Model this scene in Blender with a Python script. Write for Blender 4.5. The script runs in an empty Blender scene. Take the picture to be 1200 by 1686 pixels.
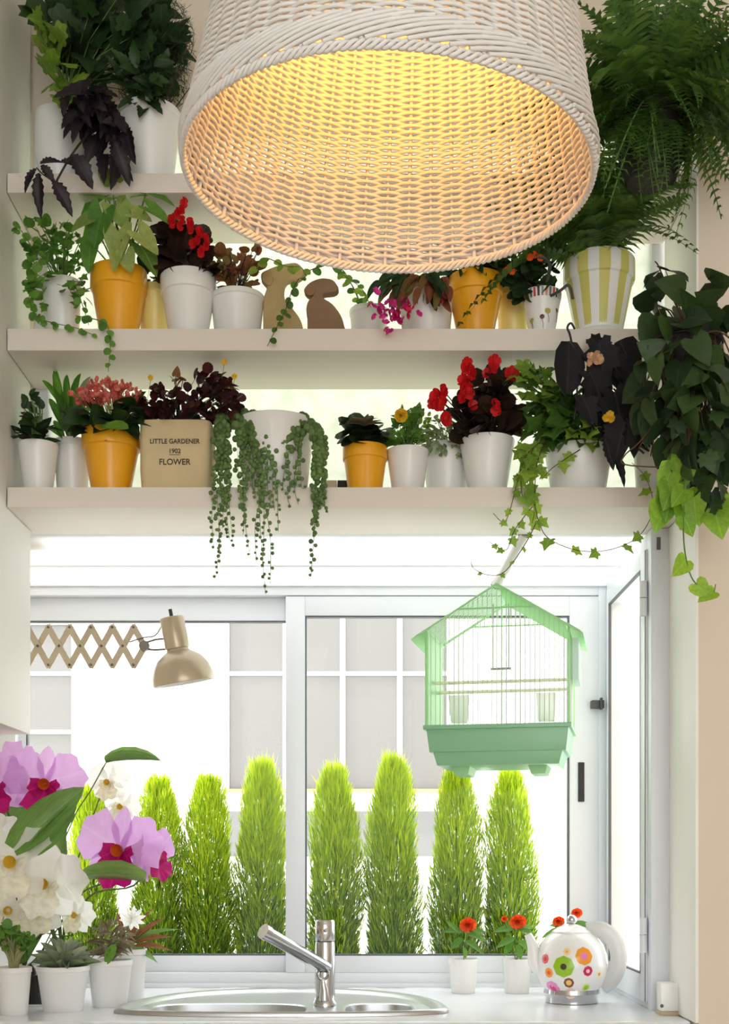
import bpy, bmesh, math, random
from mathutils import Vector, Matrix, Quaternion

# ------------------------------------------------------------------ camera, sky, exposure
S = bpy.context.scene
C = S.collection
F, HX, HY, EYE = 2100.0, 600.0, 1418.0, 1.224      # focal length in px, principal point, eye height
W_PX, H_PX = 1200.0, 1686.0
cd = bpy.data.cameras.new('camera'); cam = bpy.data.objects.new('camera', cd); C.objects.link(cam)
cam.location = (0, 0, EYE); cam.rotation_euler = (math.pi / 2, 0, 0)
cd.sensor_fit = 'VERTICAL'; cd.sensor_height = 36.0; cd.lens = 36.0 * F / H_PX
cd.shift_y = (HY - H_PX / 2) / H_PX
cd.clip_start = 0.02; cd.clip_end = 200
S.camera = cam

w = bpy.data.worlds.new('overcast_sky'); S.world = w; w.use_nodes = True
bg = w.node_tree.nodes['Background']; bg.inputs[0].default_value = (0.965, 0.985, 1.0, 1); bg.inputs[1].default_value = 2.5
S.view_settings.view_transform = 'Standard'; S.view_settings.look = 'None'
S.view_settings.exposure = 0.78; S.view_settings.gamma = 1.0; S.view_settings.use_curve_mapping = False

sd = bpy.data.lights.new('sun', 'SUN'); sd.energy = 2.6; sd.angle = math.radians(2); sd.color = (1, .97, .9)
so = bpy.data.objects.new('sun', sd); C.objects.link(so); so.rotation_euler = Vector((.66, .17, -.73)).to_track_quat('-Z', 'Y').to_euler()

R = random.Random(11)
PI = math.pi
Z = Vector((0, 0, 1))
def at(px, py, Y): return Vector(((px - HX) * Y / F, Y, EYE + (HY - py) * Y / F))

# ------------------------------------------------------------------ materials
def lin(c):
    o = []
    for v in c[:3]:
        v /= 255.0
        o.append(v / 12.92 if v <= 0.04045 else ((v + 0.055) / 1.055) ** 2.4)
    return (*o, 1.0)
MATS = {}
def base_nodes(name):
    m = bpy.data.materials.new(name); m.use_nodes = True
    nt = m.node_tree; nt.nodes.clear()
    out = nt.nodes.new('ShaderNodeOutputMaterial')
    return m, nt, out
def noise_mix(nt, c1, c2, scale, detail=3):
    tc = nt.nodes.new('ShaderNodeTexCoord'); n = nt.nodes.new('ShaderNodeTexNoise')
    n.inputs['Scale'].default_value = scale; n.inputs['Detail'].default_value = detail
    nt.links.new(tc.outputs['Object'], n.inputs['Vector'])
    mx = nt.nodes.new('ShaderNodeMix'); mx.data_type = 'RGBA'
    nt.links.new(n.outputs[0], mx.inputs[0]); mx.inputs[6].default_value = c1; mx.inputs[7].default_value = c2
    return mx.outputs[2], n
def mat(name, c, rough=0.5, metal=0.0, var=0.06, scale=18, bump=0.0, spec=0.5, sss=0, trans=0.0, emit=None):
    if name in MATS: return MATS[name]
    m, nt, out = base_nodes(name)
    b = nt.nodes.new('ShaderNodeBsdfPrincipled')
    c1 = lin(c); c2 = tuple(min(1, max(0, v * (1 - var * 2))) for v in c1[:3]) + (1,)
    col, n = noise_mix(nt, c1, c2, scale)
    nt.links.new(col, b.inputs['Base Color'])
    b.inputs['Roughness'].default_value = rough; b.inputs['Metallic'].default_value = metal
    b.inputs['Specular IOR Level'].default_value = spec
    if bump:
        bp = nt.nodes.new('ShaderNodeBump'); bp.inputs['Strength'].default_value = bump; bp.inputs['Distance'].default_value = 0.003
        nt.links.new(n.outputs[0], bp.inputs['Height']); nt.links.new(bp.outputs[0], b.inputs['Normal'])
    sh = b.outputs[0]
    if emit:
        b.inputs['Emission Color'].default_value = lin(emit[0]); b.inputs['Emission Strength'].default_value = emit[1]
    if trans:
        t = nt.nodes.new('ShaderNodeBsdfTranslucent'); nt.links.new(col, t.inputs[0])
        mx = nt.nodes.new('ShaderNodeMixShader'); mx.inputs[0].default_value = trans
        nt.links.new(sh, mx.inputs[1]); nt.links.new(t.outputs[0], mx.inputs[2]); sh = mx.outputs[0]
    nt.links.new(sh, out.inputs[0]); MATS[name] = m
    return m
def leafmat(name, c1, c2, trans=0.35, rough=0.45, tcol=None, vein=.4):
    """two leaf greens mixed leaf by leaf, with light passing through the blade"""
    if name in MATS: return MATS[name]
    m, nt, out = base_nodes(name)
    oi = nt.nodes.new('ShaderNodeObjectInfo'); ge = nt.nodes.new('ShaderNodeNewGeometry')
    ad = nt.nodes.new('ShaderNodeMath'); ad.operation = 'ADD'
    nt.links.new(oi.outputs['Random'], ad.inputs[0]); nt.links.new(ge.outputs['Random Per Island'], ad.inputs[1])
    fr = nt.nodes.new('ShaderNodeMath'); fr.operation = 'FRACT'; nt.links.new(ad.outputs[0], fr.inputs[0])
    mx = nt.nodes.new('ShaderNodeMix'); mx.data_type = 'RGBA'
    nt.links.new(fr.outputs[0], mx.inputs[0]); mx.inputs[6].default_value = lin(c1); mx.inputs[7].default_value = lin(c2)
    n = nt.nodes.new('ShaderNodeTexNoise'); n.inputs['Scale'].default_value = 5
    tc = nt.nodes.new('ShaderNodeTexCoord'); nt.links.new(tc.outputs['Object'], n.inputs['Vector'])
    hs = nt.nodes.new('ShaderNodeHueSaturation'); mr = nt.nodes.new('ShaderNodeMapRange')
    mr.inputs[3].default_value, mr.inputs[4].default_value = (.65, 1.35) if vein > .2 else (.92, 1.06)
    nt.links.new(n.outputs[0], mr.inputs[0]); nt.links.new(mr.outputs[0], hs.inputs['Value'])
    sx = nt.nodes.new('ShaderNodeSeparateXYZ'); nt.links.new(tc.outputs['Object'], sx.inputs[0])      # pale midrib and side veins
    ab = nt.nodes.new('ShaderNodeMath'); ab.operation = 'ABSOLUTE'; nt.links.new(sx.outputs[0], ab.inputs[0])
    m1 = nt.nodes.new('ShaderNodeMapRange'); m1.inputs[1].default_value = .012; m1.inputs[2].default_value = .04; m1.inputs[3].default_value = vein; m1.inputs[4].default_value = 0
    nt.links.new(ab.outputs[0], m1.inputs[0])
    su = nt.nodes.new('ShaderNodeMath'); su.operation = 'MULTIPLY_ADD'; su.inputs[1].default_value = -.9; nt.links.new(ab.outputs[0], su.inputs[0]); nt.links.new(sx.outputs[1], su.inputs[2])
    sn = nt.nodes.new('ShaderNodeMath'); sn.operation = 'PINGPONG'; sn.inputs[1].default_value = .07; nt.links.new(su.outputs[0], sn.inputs[0])
    m2 = nt.nodes.new('ShaderNodeMapRange'); m2.inputs[1].default_value = .004; m2.inputs[2].default_value = .016; m2.inputs[3].default_value = vein * .5; m2.inputs[4].default_value = 0
    nt.links.new(sn.outputs[0], m2.inputs[0])
    vm = nt.nodes.new('ShaderNodeMath'); vm.operation = 'MAXIMUM'; nt.links.new(m1.outputs[0], vm.inputs[0]); nt.links.new(m2.outputs[0], vm.inputs[1])
    vx = nt.nodes.new('ShaderNodeMix'); vx.data_type = 'RGBA'; nt.links.new(vm.outputs[0], vx.inputs[0]); nt.links.new(mx.outputs[2], vx.inputs[6])
    vx.inputs[7].default_value = tuple(min(1, v * 1.9 + .03) for v in lin(c2)[:3]) + (1,)
    nt.links.new(vx.outputs[2], hs.inputs['Color'])
    b = nt.nodes.new('ShaderNodeBsdfPrincipled'); nt.links.new(hs.outputs[0], b.inputs['Base Color'])
    b.inputs['Roughness'].default_value = rough; b.inputs['Specular IOR Level'].default_value = 0.35
    t = nt.nodes.new('ShaderNodeBsdfTranslucent')
    if tcol: t.inputs[0].default_value = lin(tcol)
    else: nt.links.new(hs.outputs[0], t.inputs[0])
    ms = nt.nodes.new('ShaderNodeMixShader'); ms.inputs[0].default_value = trans
    nt.links.new(b.outputs[0], ms.inputs[1]); nt.links.new(t.outputs[0], ms.inputs[2])
    nt.links.new(ms.outputs[0], out.inputs[0]); MATS[name] = m
    return m
def glassmat(name, tint=(1, 1, 1), refl=0.012):
    m, nt, out = base_nodes(name)
    tr = nt.nodes.new('ShaderNodeBsdfTransparent'); tr.inputs[0].default_value = (*tint, 1)
    gl = nt.nodes.new('ShaderNodeBsdfGlossy'); gl.inputs['Roughness'].default_value = 0.01
    lw = nt.nodes.new('ShaderNodeLayerWeight'); lw.inputs[0].default_value = 0.25
    mr = nt.nodes.new('ShaderNodeMapRange'); mr.inputs[3].default_value = 0.0; mr.inputs[4].default_value = refl * 16
    nt.links.new(lw.outputs['Fresnel'], mr.inputs[0])
    ms = nt.nodes.new('ShaderNodeMixShader'); nt.links.new(mr.outputs[0], ms.inputs[0])
    nt.links.new(tr.outputs[0], ms.inputs[1]); nt.links.new(gl.outputs[0], ms.inputs[2])
    nt.links.new(ms.outputs[0], out.inputs[0]); MATS[name] = m
    return m
def frostmat(name, c1, c2, scale, k=0.75):
    """patterned obscure glass / milky panel: scatters the daylight behind it"""
    m, nt, out = base_nodes(name)
    tc = nt.nodes.new('ShaderNodeTexCoord'); v = nt.nodes.new('ShaderNodeTexVoronoi'); v.inputs['Scale'].default_value = scale
    nt.links.new(tc.outputs['Object'], v.inputs['Vector'])
    n = nt.nodes.new('ShaderNodeTexNoise'); n.inputs['Scale'].default_value = scale * .6; nt.links.new(tc.outputs['Object'], n.inputs['Vector'])
    mu = nt.nodes.new('ShaderNodeMath'); mu.operation = 'MULTIPLY'; nt.links.new(v.outputs['Distance'], mu.inputs[0]); nt.links.new(n.outputs[0], mu.inputs[1])
    mx = nt.nodes.new('ShaderNodeMix'); mx.data_type = 'RGBA'; nt.links.new(mu.outputs[0], mx.inputs[0])
    mx.inputs[6].default_value = lin(c1); mx.inputs[7].default_value = lin(c2)
    t = nt.nodes.new('ShaderNodeBsdfTranslucent'); nt.links.new(mx.outputs[2], t.inputs[0])
    b = nt.nodes.new('ShaderNodeBsdfPrincipled'); nt.links.new(mx.outputs[2], b.inputs['Base Color']); b.inputs['Roughness'].default_value = .35
    ms = nt.nodes.new('ShaderNodeMixShader'); ms.inputs[0].default_value = k
    nt.links.new(b.outputs[0], ms.inputs[1]); nt.links.new(t.outputs[0], ms.inputs[2]); nt.links.new(ms.outputs[0], out.inputs[0])
    MATS[name] = m
    return m
wall_m = mat('wall_paint', (231, 217, 198), .7, var=.02, scale=4)
wallw_m = mat('wall_white', (240, 238, 232), .65, var=.02, scale=4)
shelf_m = mat('shelf_paint', (232, 223, 212), .5, var=.03, scale=6)
frame_m = mat('frame_white', (228, 232, 237), .35, var=.02, scale=6)
gasket_m = mat('gasket', (96, 100, 104), .6)
white_m = mat('pot_white', (240, 239, 236), .25, var=.02)
cream_m = mat('pot_cream', (243, 238, 214), .3, var=.03)
paleyel_m = mat('pot_pale_yellow', (248, 226, 140), .3, var=.04)
yel_m = mat('pot_yellow', (248, 176, 32), .28, var=.04)
plas_m = mat('pot_plastic', (236, 236, 234), .4, var=.02)
soil_m = mat('soil', (48, 36, 26), .95, var=.3, scale=120, bump=.5)
chrome_m = mat('chrome', (205, 207, 210), .12, 1.0, var=.03)
steel_m = mat('steel', (200, 202, 203), .36, 1.0, var=.04)
counter_m = mat('counter', (238, 241, 245), .18, var=.015, scale=30)
black_m = mat('black_plastic', (22, 22, 24), .4)
darkpot_m = mat('dark_pot', (30, 27, 25), .6)
glass_m = glassmat('clear_glass')
frost_m = frostmat('patterned_glass', (218, 219, 210), (180, 187, 166), 30, .9)
poly_m = frostmat('milky_panel', (250, 250, 250), (240, 242, 242), 6, .8)

# ------------------------------------------------------------------ mesh builder
class MB:
    def __init__(s): s.v, s.f, s.mi = [], [], []
    def add(s, vs, fs, mi=0):
        o = len(s.v); s.v.extend(Vector(v) for v in vs)
        s.f.extend([tuple(i + o for i in f) for f in fs]); s.mi.extend([mi] * len(fs)); return s
    def box(s, x0, x1, y0, y1, z0, z1, mi=0):
        vs = [(x, y, z) for x in (x0, x1) for y in (y0, y1) for z in (z0, z1)]
        return s.add(vs, [(0, 1, 3, 2), (4, 6, 7, 5), (0, 4, 5, 1), (2, 3, 7, 6), (0, 2, 6, 4), (1, 5, 7, 3)], mi)
    def lathe(s, prof, n=32, M=None, mi=0, cap0=False, cap1=False):
        vs, fs = [], []
        for r, z in prof:
            for k in range(n):
                a = 2 * PI * k / n; vs.append(Vector((r * math.cos(a), r * math.sin(a), z)))
        for i in range(len(prof) - 1):
            for k in range(n):
                a, b = i * n + k, i * n + (k + 1) % n
                fs.append((a, b, b + n, a + n))
        if cap0: fs.append(tuple(reversed(range(n))))
        if cap1: fs.append(tuple(range((len(prof) - 1) * n, len(prof) * n)))
        if M is not None: vs = [M @ v for v in vs]
        return s.add(vs, fs, mi)
    def tube(s, pts, r, n=6, closed=False, cap=True, mi=0, flat=None):
        pts = [Vector(p) for p in pts]; k = len(pts)
        rs = r if isinstance(r, (list, tuple)) else [r] * k
        vs, fs = [], []; nrm = None
        for i, p in enumerate(pts):
            a = pts[(i - 1) % k] if (closed or i) else p
            b = pts[(i + 1) % k] if (closed or i < k - 1) else p
            t = (b - a)
            if t.length < 1e-9: t = Vector((0, 0, 1))
            t.normalize()
            if nrm is None:
                nrm = t.cross(Z)
                if nrm.length < .05: nrm = t.cross(Vector((1, 0, 0)))
            nrm = (nrm - t * nrm.dot(t)); nrm.normalize(); bn = t.cross(nrm)
            fl = flat or 1.0
            for j in range(n):
                a2 = 2 * PI * j / n
                vs.append(p + (nrm * math.cos(a2) + bn * math.sin(a2) * fl) * rs[i])
        for i in range(k if closed else k - 1):
            i2 = (i + 1) % k
            for j in range(n):
                j2 = (j + 1) % n
                fs.append((i * n + j, i * n + j2, i2 * n + j2, i2 * n + j))
        if cap and not closed:
            fs.append(tuple(reversed(range(n)))); fs.append(tuple(range((k - 1) * n, k * n)))
        return s.add(vs, fs, mi)
    def prism(s, outline, y0, y1, mi=0):
        n = len(outline)
        vs = [(x, y0, z) for x, z in outline] + [(x, y1, z) for x, z in outline]
        fs = [tuple(range(n)), tuple(reversed(range(n, 2 * n)))] + [(i, n + i, n + (i + 1) % n, (i + 1) % n) for i in range(n)]
        return s.add(vs, fs, mi)
    def ball(s, c, r, n=8, m=6, mi=0, sq=1.0):
        prof = [(max(1e-5, r * math.sin(PI * i / m)), -r * sq * math.cos(PI * i / m)) for i in range(m + 1)]
        return s.lathe(prof, n, Matrix.Translation(c), mi)
    def mesh(s, name, m, bevel=0, smooth=True, angle=42):
        me = bpy.data.meshes.new(name); me.from_pydata(s.v, [], s.f)
        ms = m if isinstance(m, (list, tuple)) else [m]
        for x in ms: me.materials.append(x)
        if len(ms) > 1: me.polygons.foreach_set('material_index', s.mi)
        bm = bmesh.new(); bm.from_mesh(me)
        if bevel: bmesh.ops.bevel(bm, geom=bm.edges[:], offset=bevel, segments=2, affect='EDGES', profile=.6)
        bmesh.ops.recalc_face_normals(bm, faces=bm.faces[:])
        bm.to_mesh(me); bm.free()
        if smooth: me.shade_smooth(); me.set_sharp_from_angle(angle=math.radians(angle))
        me.update(); return me
    def build(s, name, m, parent=None, loc=None, bevel=0, smooth=True, angle=42, org=None):
        if org is not None:
            o_ = Vector(org); s.v = [v - o_ for v in s.v]
        return link(name, s.mesh(name, m, bevel, smooth, angle), parent, loc)
def link(name, me, parent=None, loc=None):
    o = bpy.data.objects.new(name, me); C.objects.link(o)
    if parent is not None: o.parent = parent
    if loc is not None: o.location = loc
    return o
def tag(o, label=None, cat=None, group=None, kind=None):
    if label: o['label'] = label
    if cat: o['category'] = cat
    if group: o['group'] = group
    if kind: o['kind'] = kind
    return o
def thing(name, label, cat, loc, group=None, rz=0):
    o = bpy.data.objects.new(name, None); C.objects.link(o); o.location = loc; o.rotation_euler = (0, 0, rz)
    o.empty_display_size = .05
    return tag(o, label, cat, group)
def struct(name, mb, m, parent=None, bevel=0, smooth=True):
    o = mb.build(name, m, parent, bevel=bevel, smooth=smooth)
    if parent is None: o['kind'] = 'structure'
    return o
def copy_tree(o, parent=None):
    c = o.copy(); C.objects.link(c)
    if parent is not None: c.parent = parent
    for ch in list(o.children): copy_tree(ch, c)
    return c

# ------------------------------------------------------------------ room shell and bay window
def frame_rect(m, x0, x1, z0, z1, wl, wr, wt, wb, y0, y1):
    m.box(x0, x0 + wl, y0, y1, z0, z1); m.box(x1 - wr, x1, y0, y1, z0, z1)
    m.box(x0 + wl, x1 - wr, y0, y1, z1 - wt, z1); m.box(x0 + wl, x1 - wr, y0, y1, z0, z0 + wb)
XL, XR, YF, YN, YB = -0.73, 0.665, 2.54, 2.79, 3.27     # niche sides, wall face, niche back, bay window plane
CT = EYE - 0.324                                       # worktop height
SOF = EYE + 0.7215                                     # underside of lowest shelf and bay ceiling
CEIL = EYE + 2.06
BX0, BX1 = -0.95, 0.62
m = MB()
m.box(XR, 2.2, YF, YN + .02, 0, CEIL)                                # right of the niche
m.box(-1.25, XR, YN + .03, YN + .2, EYE + 1.64, CEIL)                # above the obscure glass
m.box(-1.25, XL, YN, YN + .2, SOF + .03, EYE + 1.64)                 # behind the left wall
m.box(-1.25, BX0, YN, YB + .05, 0, SOF + .02)                        # left of the bay
m.box(BX0, XR, 2.66, YB + .05, 0, CT - .19)                          # below the worktop
struct('wall_back', m, wall_m)
m = MB(); m.box(-1.25, XL, -0.4, YN - .001, EYE + .277, CEIL); struct('wall_left', m, wallw_m, bevel=.002)
m = MB(); m.box(-1.4, -1.25, -2.6, YB, 0, CEIL); struct('wall_side', m, wall_m)
m = MB(); m.box(2.2, 2.35, -2.6, YN, 0, CEIL); struct('wall_right', m, wall_m)
m = MB(); m.box(-1.4, 2.35, -2.6, YN + .2, CEIL, CEIL + .1); struct('ceiling', m, wallw_m)
m = MB(); frame_rect(m, -1.4, 2.35, 0, CEIL, .5, .5, .5, .3, -2.75, -2.6); struct('wall_front', m, wallw_m)   # unseen wall added behind the camera, opening sized to set the frontal fill
m = MB(); m.box(-1.4, 2.35, -2.6, YB, -.1, 0); struct('floor', m, mat('floor_tile', (196, 186, 170), .4, var=.05, scale=5))
m = MB(); m.box(-30, 30, YB + .05, 40, -1.1, -1.0); struct('ground', m, mat('courtyard', (205, 203, 198), .8, var=.04, scale=3))
# bay ceiling: milky panel in a white frame, seen from below
m = MB(); m.box(BX0, XR, YN + .031, YB + .09, SOF + .004, SOF + .016)
bayc = struct('ceiling', m, poly_m)
m = MB()
for y in (3.14,): m.box(BX0, XR, y - .01, y + .01, SOF + .016, SOF + .034)
m.build('rail', frame_m, bayc, bevel=.001)
# obscure glass behind the shelves
w1 = MB(); z0, z1 = SOF + .03, EYE + 1.64
for a in ((XL, XR, z0, z0 + .03), (XL, XR, z1 - .03, z1)): w1.box(a[0], a[1], YN + .03, YN + .08, a[2], a[3])
for x in (XL + .015, XR - .015): w1.box(x - .015, x + .015, YN + .03, YN + .08, z0 + .03, z1 - .03)
w1 = struct('window_1', w1, frame_m)
m = MB(); m.box(XL + .03, XR - .03, YN + .04, YN + .048, z0 + .03, z1 - .03); m.build('pane', frost_m, w1)

# sliding window of the bay
def px2(x, y): p = at(x, y, YB); return p.x, p.z
def Xp(x, Y=YB): return (x - HX) * Y / F
def Zp(y, Y=YB): return EYE + (HY - y) * Y / F
m = MB(); frame_rect(m, BX0, BX1, CT, Zp(957), .055, .02, Zp(957) - Zp(980), Zp(1602) - CT, YB, YB + .06)
m.box(BX0, BX1, YB - .012, YB, CT, CT + .012); m.box(BX0, BX1, YB - .008, YB, Zp(966), Zp(960))
win2 = struct('window_2', m, frame_m, bevel=.0015)
def sash(nm, x0, x1, z0, z1, wl, wr, wt, wb, y0, y1, parent):
    m = MB(); frame_rect(m, x0, x1, z0, z1, wl, wr, wt, wb, y0, y1)
    s = m.build(nm, frame_m, parent, bevel=.0015)
    g = MB(); a, b, c, d = x0 + wl, x1 - wr, z0 + wb, z1 - wt
    frame_rect(g, a - .001, b + .001, c - .001, d + .001, .005, .005, .005, .005, y0 + .003, y1 - .004)
    g.build('gasket', gasket_m, s)
    g = MB(); g.box(a + .003, b - .003, (y0 + y1) / 2 - .002, (y0 + y1) / 2 + .002, c + .003, d - .003)
    g.build('pane', glass_m, s)
    return s
sash('sash', Xp(5), Xp(500), Zp(1602), Zp(980), Xp(37) - Xp(5), Xp(500) - Xp(472), Zp(980) - Zp(1018), Zp(1575) - Zp(1602), YB + .032, YB + .056, win2)
m = MB(); x, z0, z1 = Xp(11), Zp(1322), Zp(1288); m.box(x - .008, x + .008, YB + .024, YB + .034, z0, z1); m.box(x - .004, x + .004, YB + .02, YB + .026, z0 + .01, z1 - .01)
m.build('handle', black_m, win2.children[-1], bevel=.002)
s2 = sash('sash', Xp(470), Xp(988), Zp(1602), Zp(981), Xp(502) - Xp(470), Xp(988) - Xp(938), Zp(981) - Zp(1013), Zp(1574) - Zp(1602), YB + .004, YB + .03, win2)
m = MB(); x, z0, z1 = Xp(957), Zp(1320), Zp(1255); m.box(x - .008, x + .008, YB - .001, YB + .006, z0, z1)
m.box(x - .004, x + .004, YB - .004, YB, z0 + .012, z1 - .012); m.build('handle', black_m, s2, bevel=.002)
m = MB(); x, z = Xp(972), Zp(1160); m.box(x, x + .032, YB - .02, YB + .005, z - .011, z + .009); m.box(x + .02, x + .026, YB - .03, YB - .018, z - .016, z + .014)
m.build('latch', mat('latch_grey', (75, 75, 75), .4, .6), s2, bevel=.0015)

# side casement of the bay (in the plane x = BX1)
m = MB()
m.box(BX1, XR, YN - .03, YN + .004, CT, SOF - .001)                       # front post
m.box(BX1, XR, YB - .02, YB + .06, CT, SOF)                              # rear corner post
m.box(BX1 + .002, XR, YN + .004, YB - .02, SOF - .035, SOF)              # head
m.box(BX1 + .002, XR, YN + .004, YB - .02, CT, CT + .012)
win3 = struct('window_3', m, frame_m, bevel=.0015)
m = MB(); m.box(BX1 + .012, BX1 + .02, YN - .033, YN - .029, Zp(905, 2.76), Zp(885, 2.76)); m.build('drain_slot', gasket_m, win3)
y0, y1, z0, z1 = YN + .006, YB - .022, CT + .014, SOF - .037
def yz_rect(m, ya, yb, za, zb, wn, wf, wt, wb, xa, xb):
    m.box(xa, xb, ya, ya + wn, za, zb); m.box(xa, xb, yb - wf, yb, za, zb)
    m.box(xa, xb, ya + wn, yb - wf, zb - wt, zb); m.box(xa, xb, ya + wn, yb - wf, za, za + wb)
m = MB(); yz_rect(m, y0, y1, z0, z1, .055, .03, .035, .06, BX1 - .004, BX1 + .03)
cs = m.build('sash', frame_m, win3, bevel=.0015)
m = MB(); yz_rect(m, y0 + .054, y1 - .029, z0 + .059, z1 - .034, .003, .004, .004, .004, BX1 - .0048, BX1 + .002); m.build('gasket', gasket_m, cs)
m = MB(); m.box(BX1 - .0048, BX1 + .02, y0 + .001, y0 + .006, z0 + .002, z1 - .002); m.build('seal', gasket_m, cs)
m = MB(); m.box(BX1 + .010, BX1 + .014, y0 + .054, y1 - .029, z0 + .058, z1 - .034); m.build('pane', glass_m, cs)
for yy in (985, 1540):
    z = Zp(yy, 2.79)
    h = MB(); h.tube([(BX1 - .009, YN + .004, z - .038), (BX1 - .009, YN + .004, z)], .009, 10); h.tube([(BX1 - .009, YN + .004, z + .002), (BX1 - .009, YN + .004, z + .038)], .009, 10)
    h.build('hinge', frame_m, win3)
# jamb lining in front of the post
m = MB(); m.box(XR - .006, XR, YF, YN - .03, CT + .002, SOF - .001); m.box(XR - .004, XR, YF, YN + .02, SOF + .042, CEIL - .01); struct('trim_1', m, mat('trim_white', (250, 249, 244), .5, var=.01))

# ------------------------------------------------------------------ neighbour's house, sill outside
YH = 9.0
def hx(x): return Xp(x, YH)
def hz(y): return Zp(y, YH)
facade_m = mat('render_white', (246, 246, 242), .8, var=.02, scale=2)
hpane_m = mat('house_glass', (116, 115, 111), .35, var=.05, scale=1.2)
house = thing('house', 'white rendered house with grey paned windows, across the yard behind the bay window', 'house', (0, YH, -1.0))
HO = house.location
m = MB(); m.box(-9, 9, YH, YH + .4, -1.0, hz(620)); m.build('wall', facade_m, house, org=HO)
def house_window(x0, x1, y0, y1, xs, ys):
    fw = .045
    m = MB(); frame_rect(m, hx(x0) - fw, hx(x1) + fw, hz(y1) - fw, hz(y0) + fw, fw, fw, fw, fw, YH - .05, YH)
    for x in xs: m.box(hx(x) - .018, hx(x) + .018, YH - .04, YH, hz(y1), hz(y0))
    for y in ys: m.box(hx(x0), hx(x1), YH - .036, YH, hz(y) - .014, hz(y) + .014)
    wd = m.build('window', facade_m, house, org=HO)
    X = [x0] + list(xs) + [x1]; Yy = [y0] + list(ys) + [y1]
    for i in range(len(X) - 1):
        for j in range(len(Yy) - 1):
            p = MB(); p.box(hx(X[i]) + .004, hx(X[i + 1]) - .004, YH - .02, YH - .003, hz(Yy[j + 1]) + .004, hz(Yy[j]) - .004)
            p.build('pane', hpane_m, wd, org=HO)
house_window(-40, 120, 1030, 1330, (28,), (1110, 1206))
house_window(378, 735, 975, 1300, (470, 564, 658), (1110,))
m = MB(); m.box(hx(374), hx(740), YH - .09, YH, hz(1306), hz(1300)); m.build('window_ledge', mat('terracotta', (205, 150, 110), .7), house, org=HO)
m = MB(); m.box(hx(374), hx(738), YH - .02, YH, hz(1410), hz(1336)); m.build('vent_panel', mat('vent_grey', (118, 118, 117), .6), house, org=HO)
m = MB(); m.box(BX0 - .1, XR + .2, YB + .065, YB + .62, CT - .24, CT - .16); struct('sill_outside', m, facade_m)

# ------------------------------------------------------------------ leaf shapes (unit length along +y)
def fan(right, fold=.12, droop=.2, cy=.35, wav=0):
    out = [Vector((x, y, 0)) for x, y in right] + [Vector((-x, y, 0)) for x, y in reversed(right) if abs(x) > 1e-6]
    vs = [Vector((0, cy, -droop * cy * cy))]
    for i, p in enumerate(out): vs.append(Vector((p.x, p.y, fold * abs(p.x) - droop * p.y * abs(p.y) + wav * math.sin(i * 2.2))))
    n = len(out)
    return vs, [(0, 1 + i, 1 + (i + 1) % n) for i in range(n)]
def strip(prof, fold=.15, droop=.3, wav=0, twist=0):
    vs, fs = [], []
    for i, (t, hw) in enumerate(prof):
        z = -droop * t * t; wv = wav * math.sin(i * 2.4)
        for s_ in (-1, 0, 1): vs.append(Vector((s_ * hw, t, z + abs(s_) * fold * hw * 2 + wv * s_)))
    for i in range(len(prof) - 1):
        a = i * 3; fs += [(a, a + 1, a + 4, a + 3), (a + 1, a + 2, a + 5, a + 4)]
    return vs, fs
def polar(fn, n=26, fold=.1, droop=.2):
    vs = [Vector((0, .5, .06))]
    for k in range(n):
        a = 2 * PI * k / n; r = fn(a); x, y = r * math.sin(a), .5 - r * math.cos(a)
        vs.append(Vector((x, y, fold * abs(x) - droop * (y - .3) * abs(y - .3))))
    return vs, [(0, 1 + k, 1 + (k + 1) % n) for k in range(n)]
def merge(parts):
    vs, fs = [], []
    for (v, f), M in parts:
        o = len(vs); vs += [M @ Vector(p) for p in v]; fs += [tuple(i + o for i in q) for q in f]
    return vs, fs
def RZ(a): return Matrix.Rotation(a, 4, 'Z')
def RX(a): return Matrix.Rotation(a, 4, 'X')
def SC(a, b=None, c=None): return Matrix.Diagonal((a, b if b is not None else a, c if c is not None else a, 1))
SH = {}
SH['ovate'] = fan([(0, 0), (.2, .08), (.33, .28), (.34, .5), (.22, .78), (0, 1)], .2, .25)
SH['round'] = fan([(0, 0), (.25, .02), (.45, .22), (.5, .5), (.38, .82), (.15, .98), (0, 1)], .12, .15, .5)
SH['heart'] = fan([(0, .04), (.2, -.12), (.4, -.08), (.5, .14), (.44, .42), (.26, .74), (0, 1.02)], .16, .28)
SH['ivy'] = fan([(0, .05), (.2, -.1), (.44, -.02), (.34, .22), (.58, .45), (.26, .58), (0, 1)], .14, .22)
SH['arrow'] = fan([(0, .1), (.24, -.2), (.4, -.14), (.42, .2), (.3, .6), (.12, .9), (0, 1)], .22, .3)
SH['lance'] = strip([(0, .02), (.15, .09), (.4, .14), (.7, .1), (1, .004)], .25, .35)
SH['strap'] = strip([(0, .5), (.15, .8), (.35, 1.0), (.6, .95), (.8, .7), (.93, .35), (1, .02)], .12, .16)
SH['jag'] = strip([(0, .02), (.08, .13), (.12, .1), (.22, .22), (.27, .17), (.38, .26), (.44, .2), (.55, .25), (.61, .18), (.72, .18), (.78, .12), (.88, .1), (1, .004)], .25, .35)
SH['geranium'] = polar(lambda a: .5 * (.82 + .12 * math.cos(7 * a) + .1 * math.cos(2.5 * (a - PI))) * (0.35 if abs(a) < .12 or abs(a - 2 * PI) < .12 else 1), 36)
SH['grape'] = fan([(0, .08), (.18, -.08), (.36, -.02), (.3, .14), (.55, .25), (.44, .38), (.5, .6), (.28, .58), (.2, .78), (0, 1)], .14, .3)
SH['needle'] = ([Vector((-.02, 0, 0)), Vector((.02, 0, 0)), Vector((.012, 1, -.15)), Vector((-.012, 1, -.15))], [(0, 1, 2, 3)])
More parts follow.
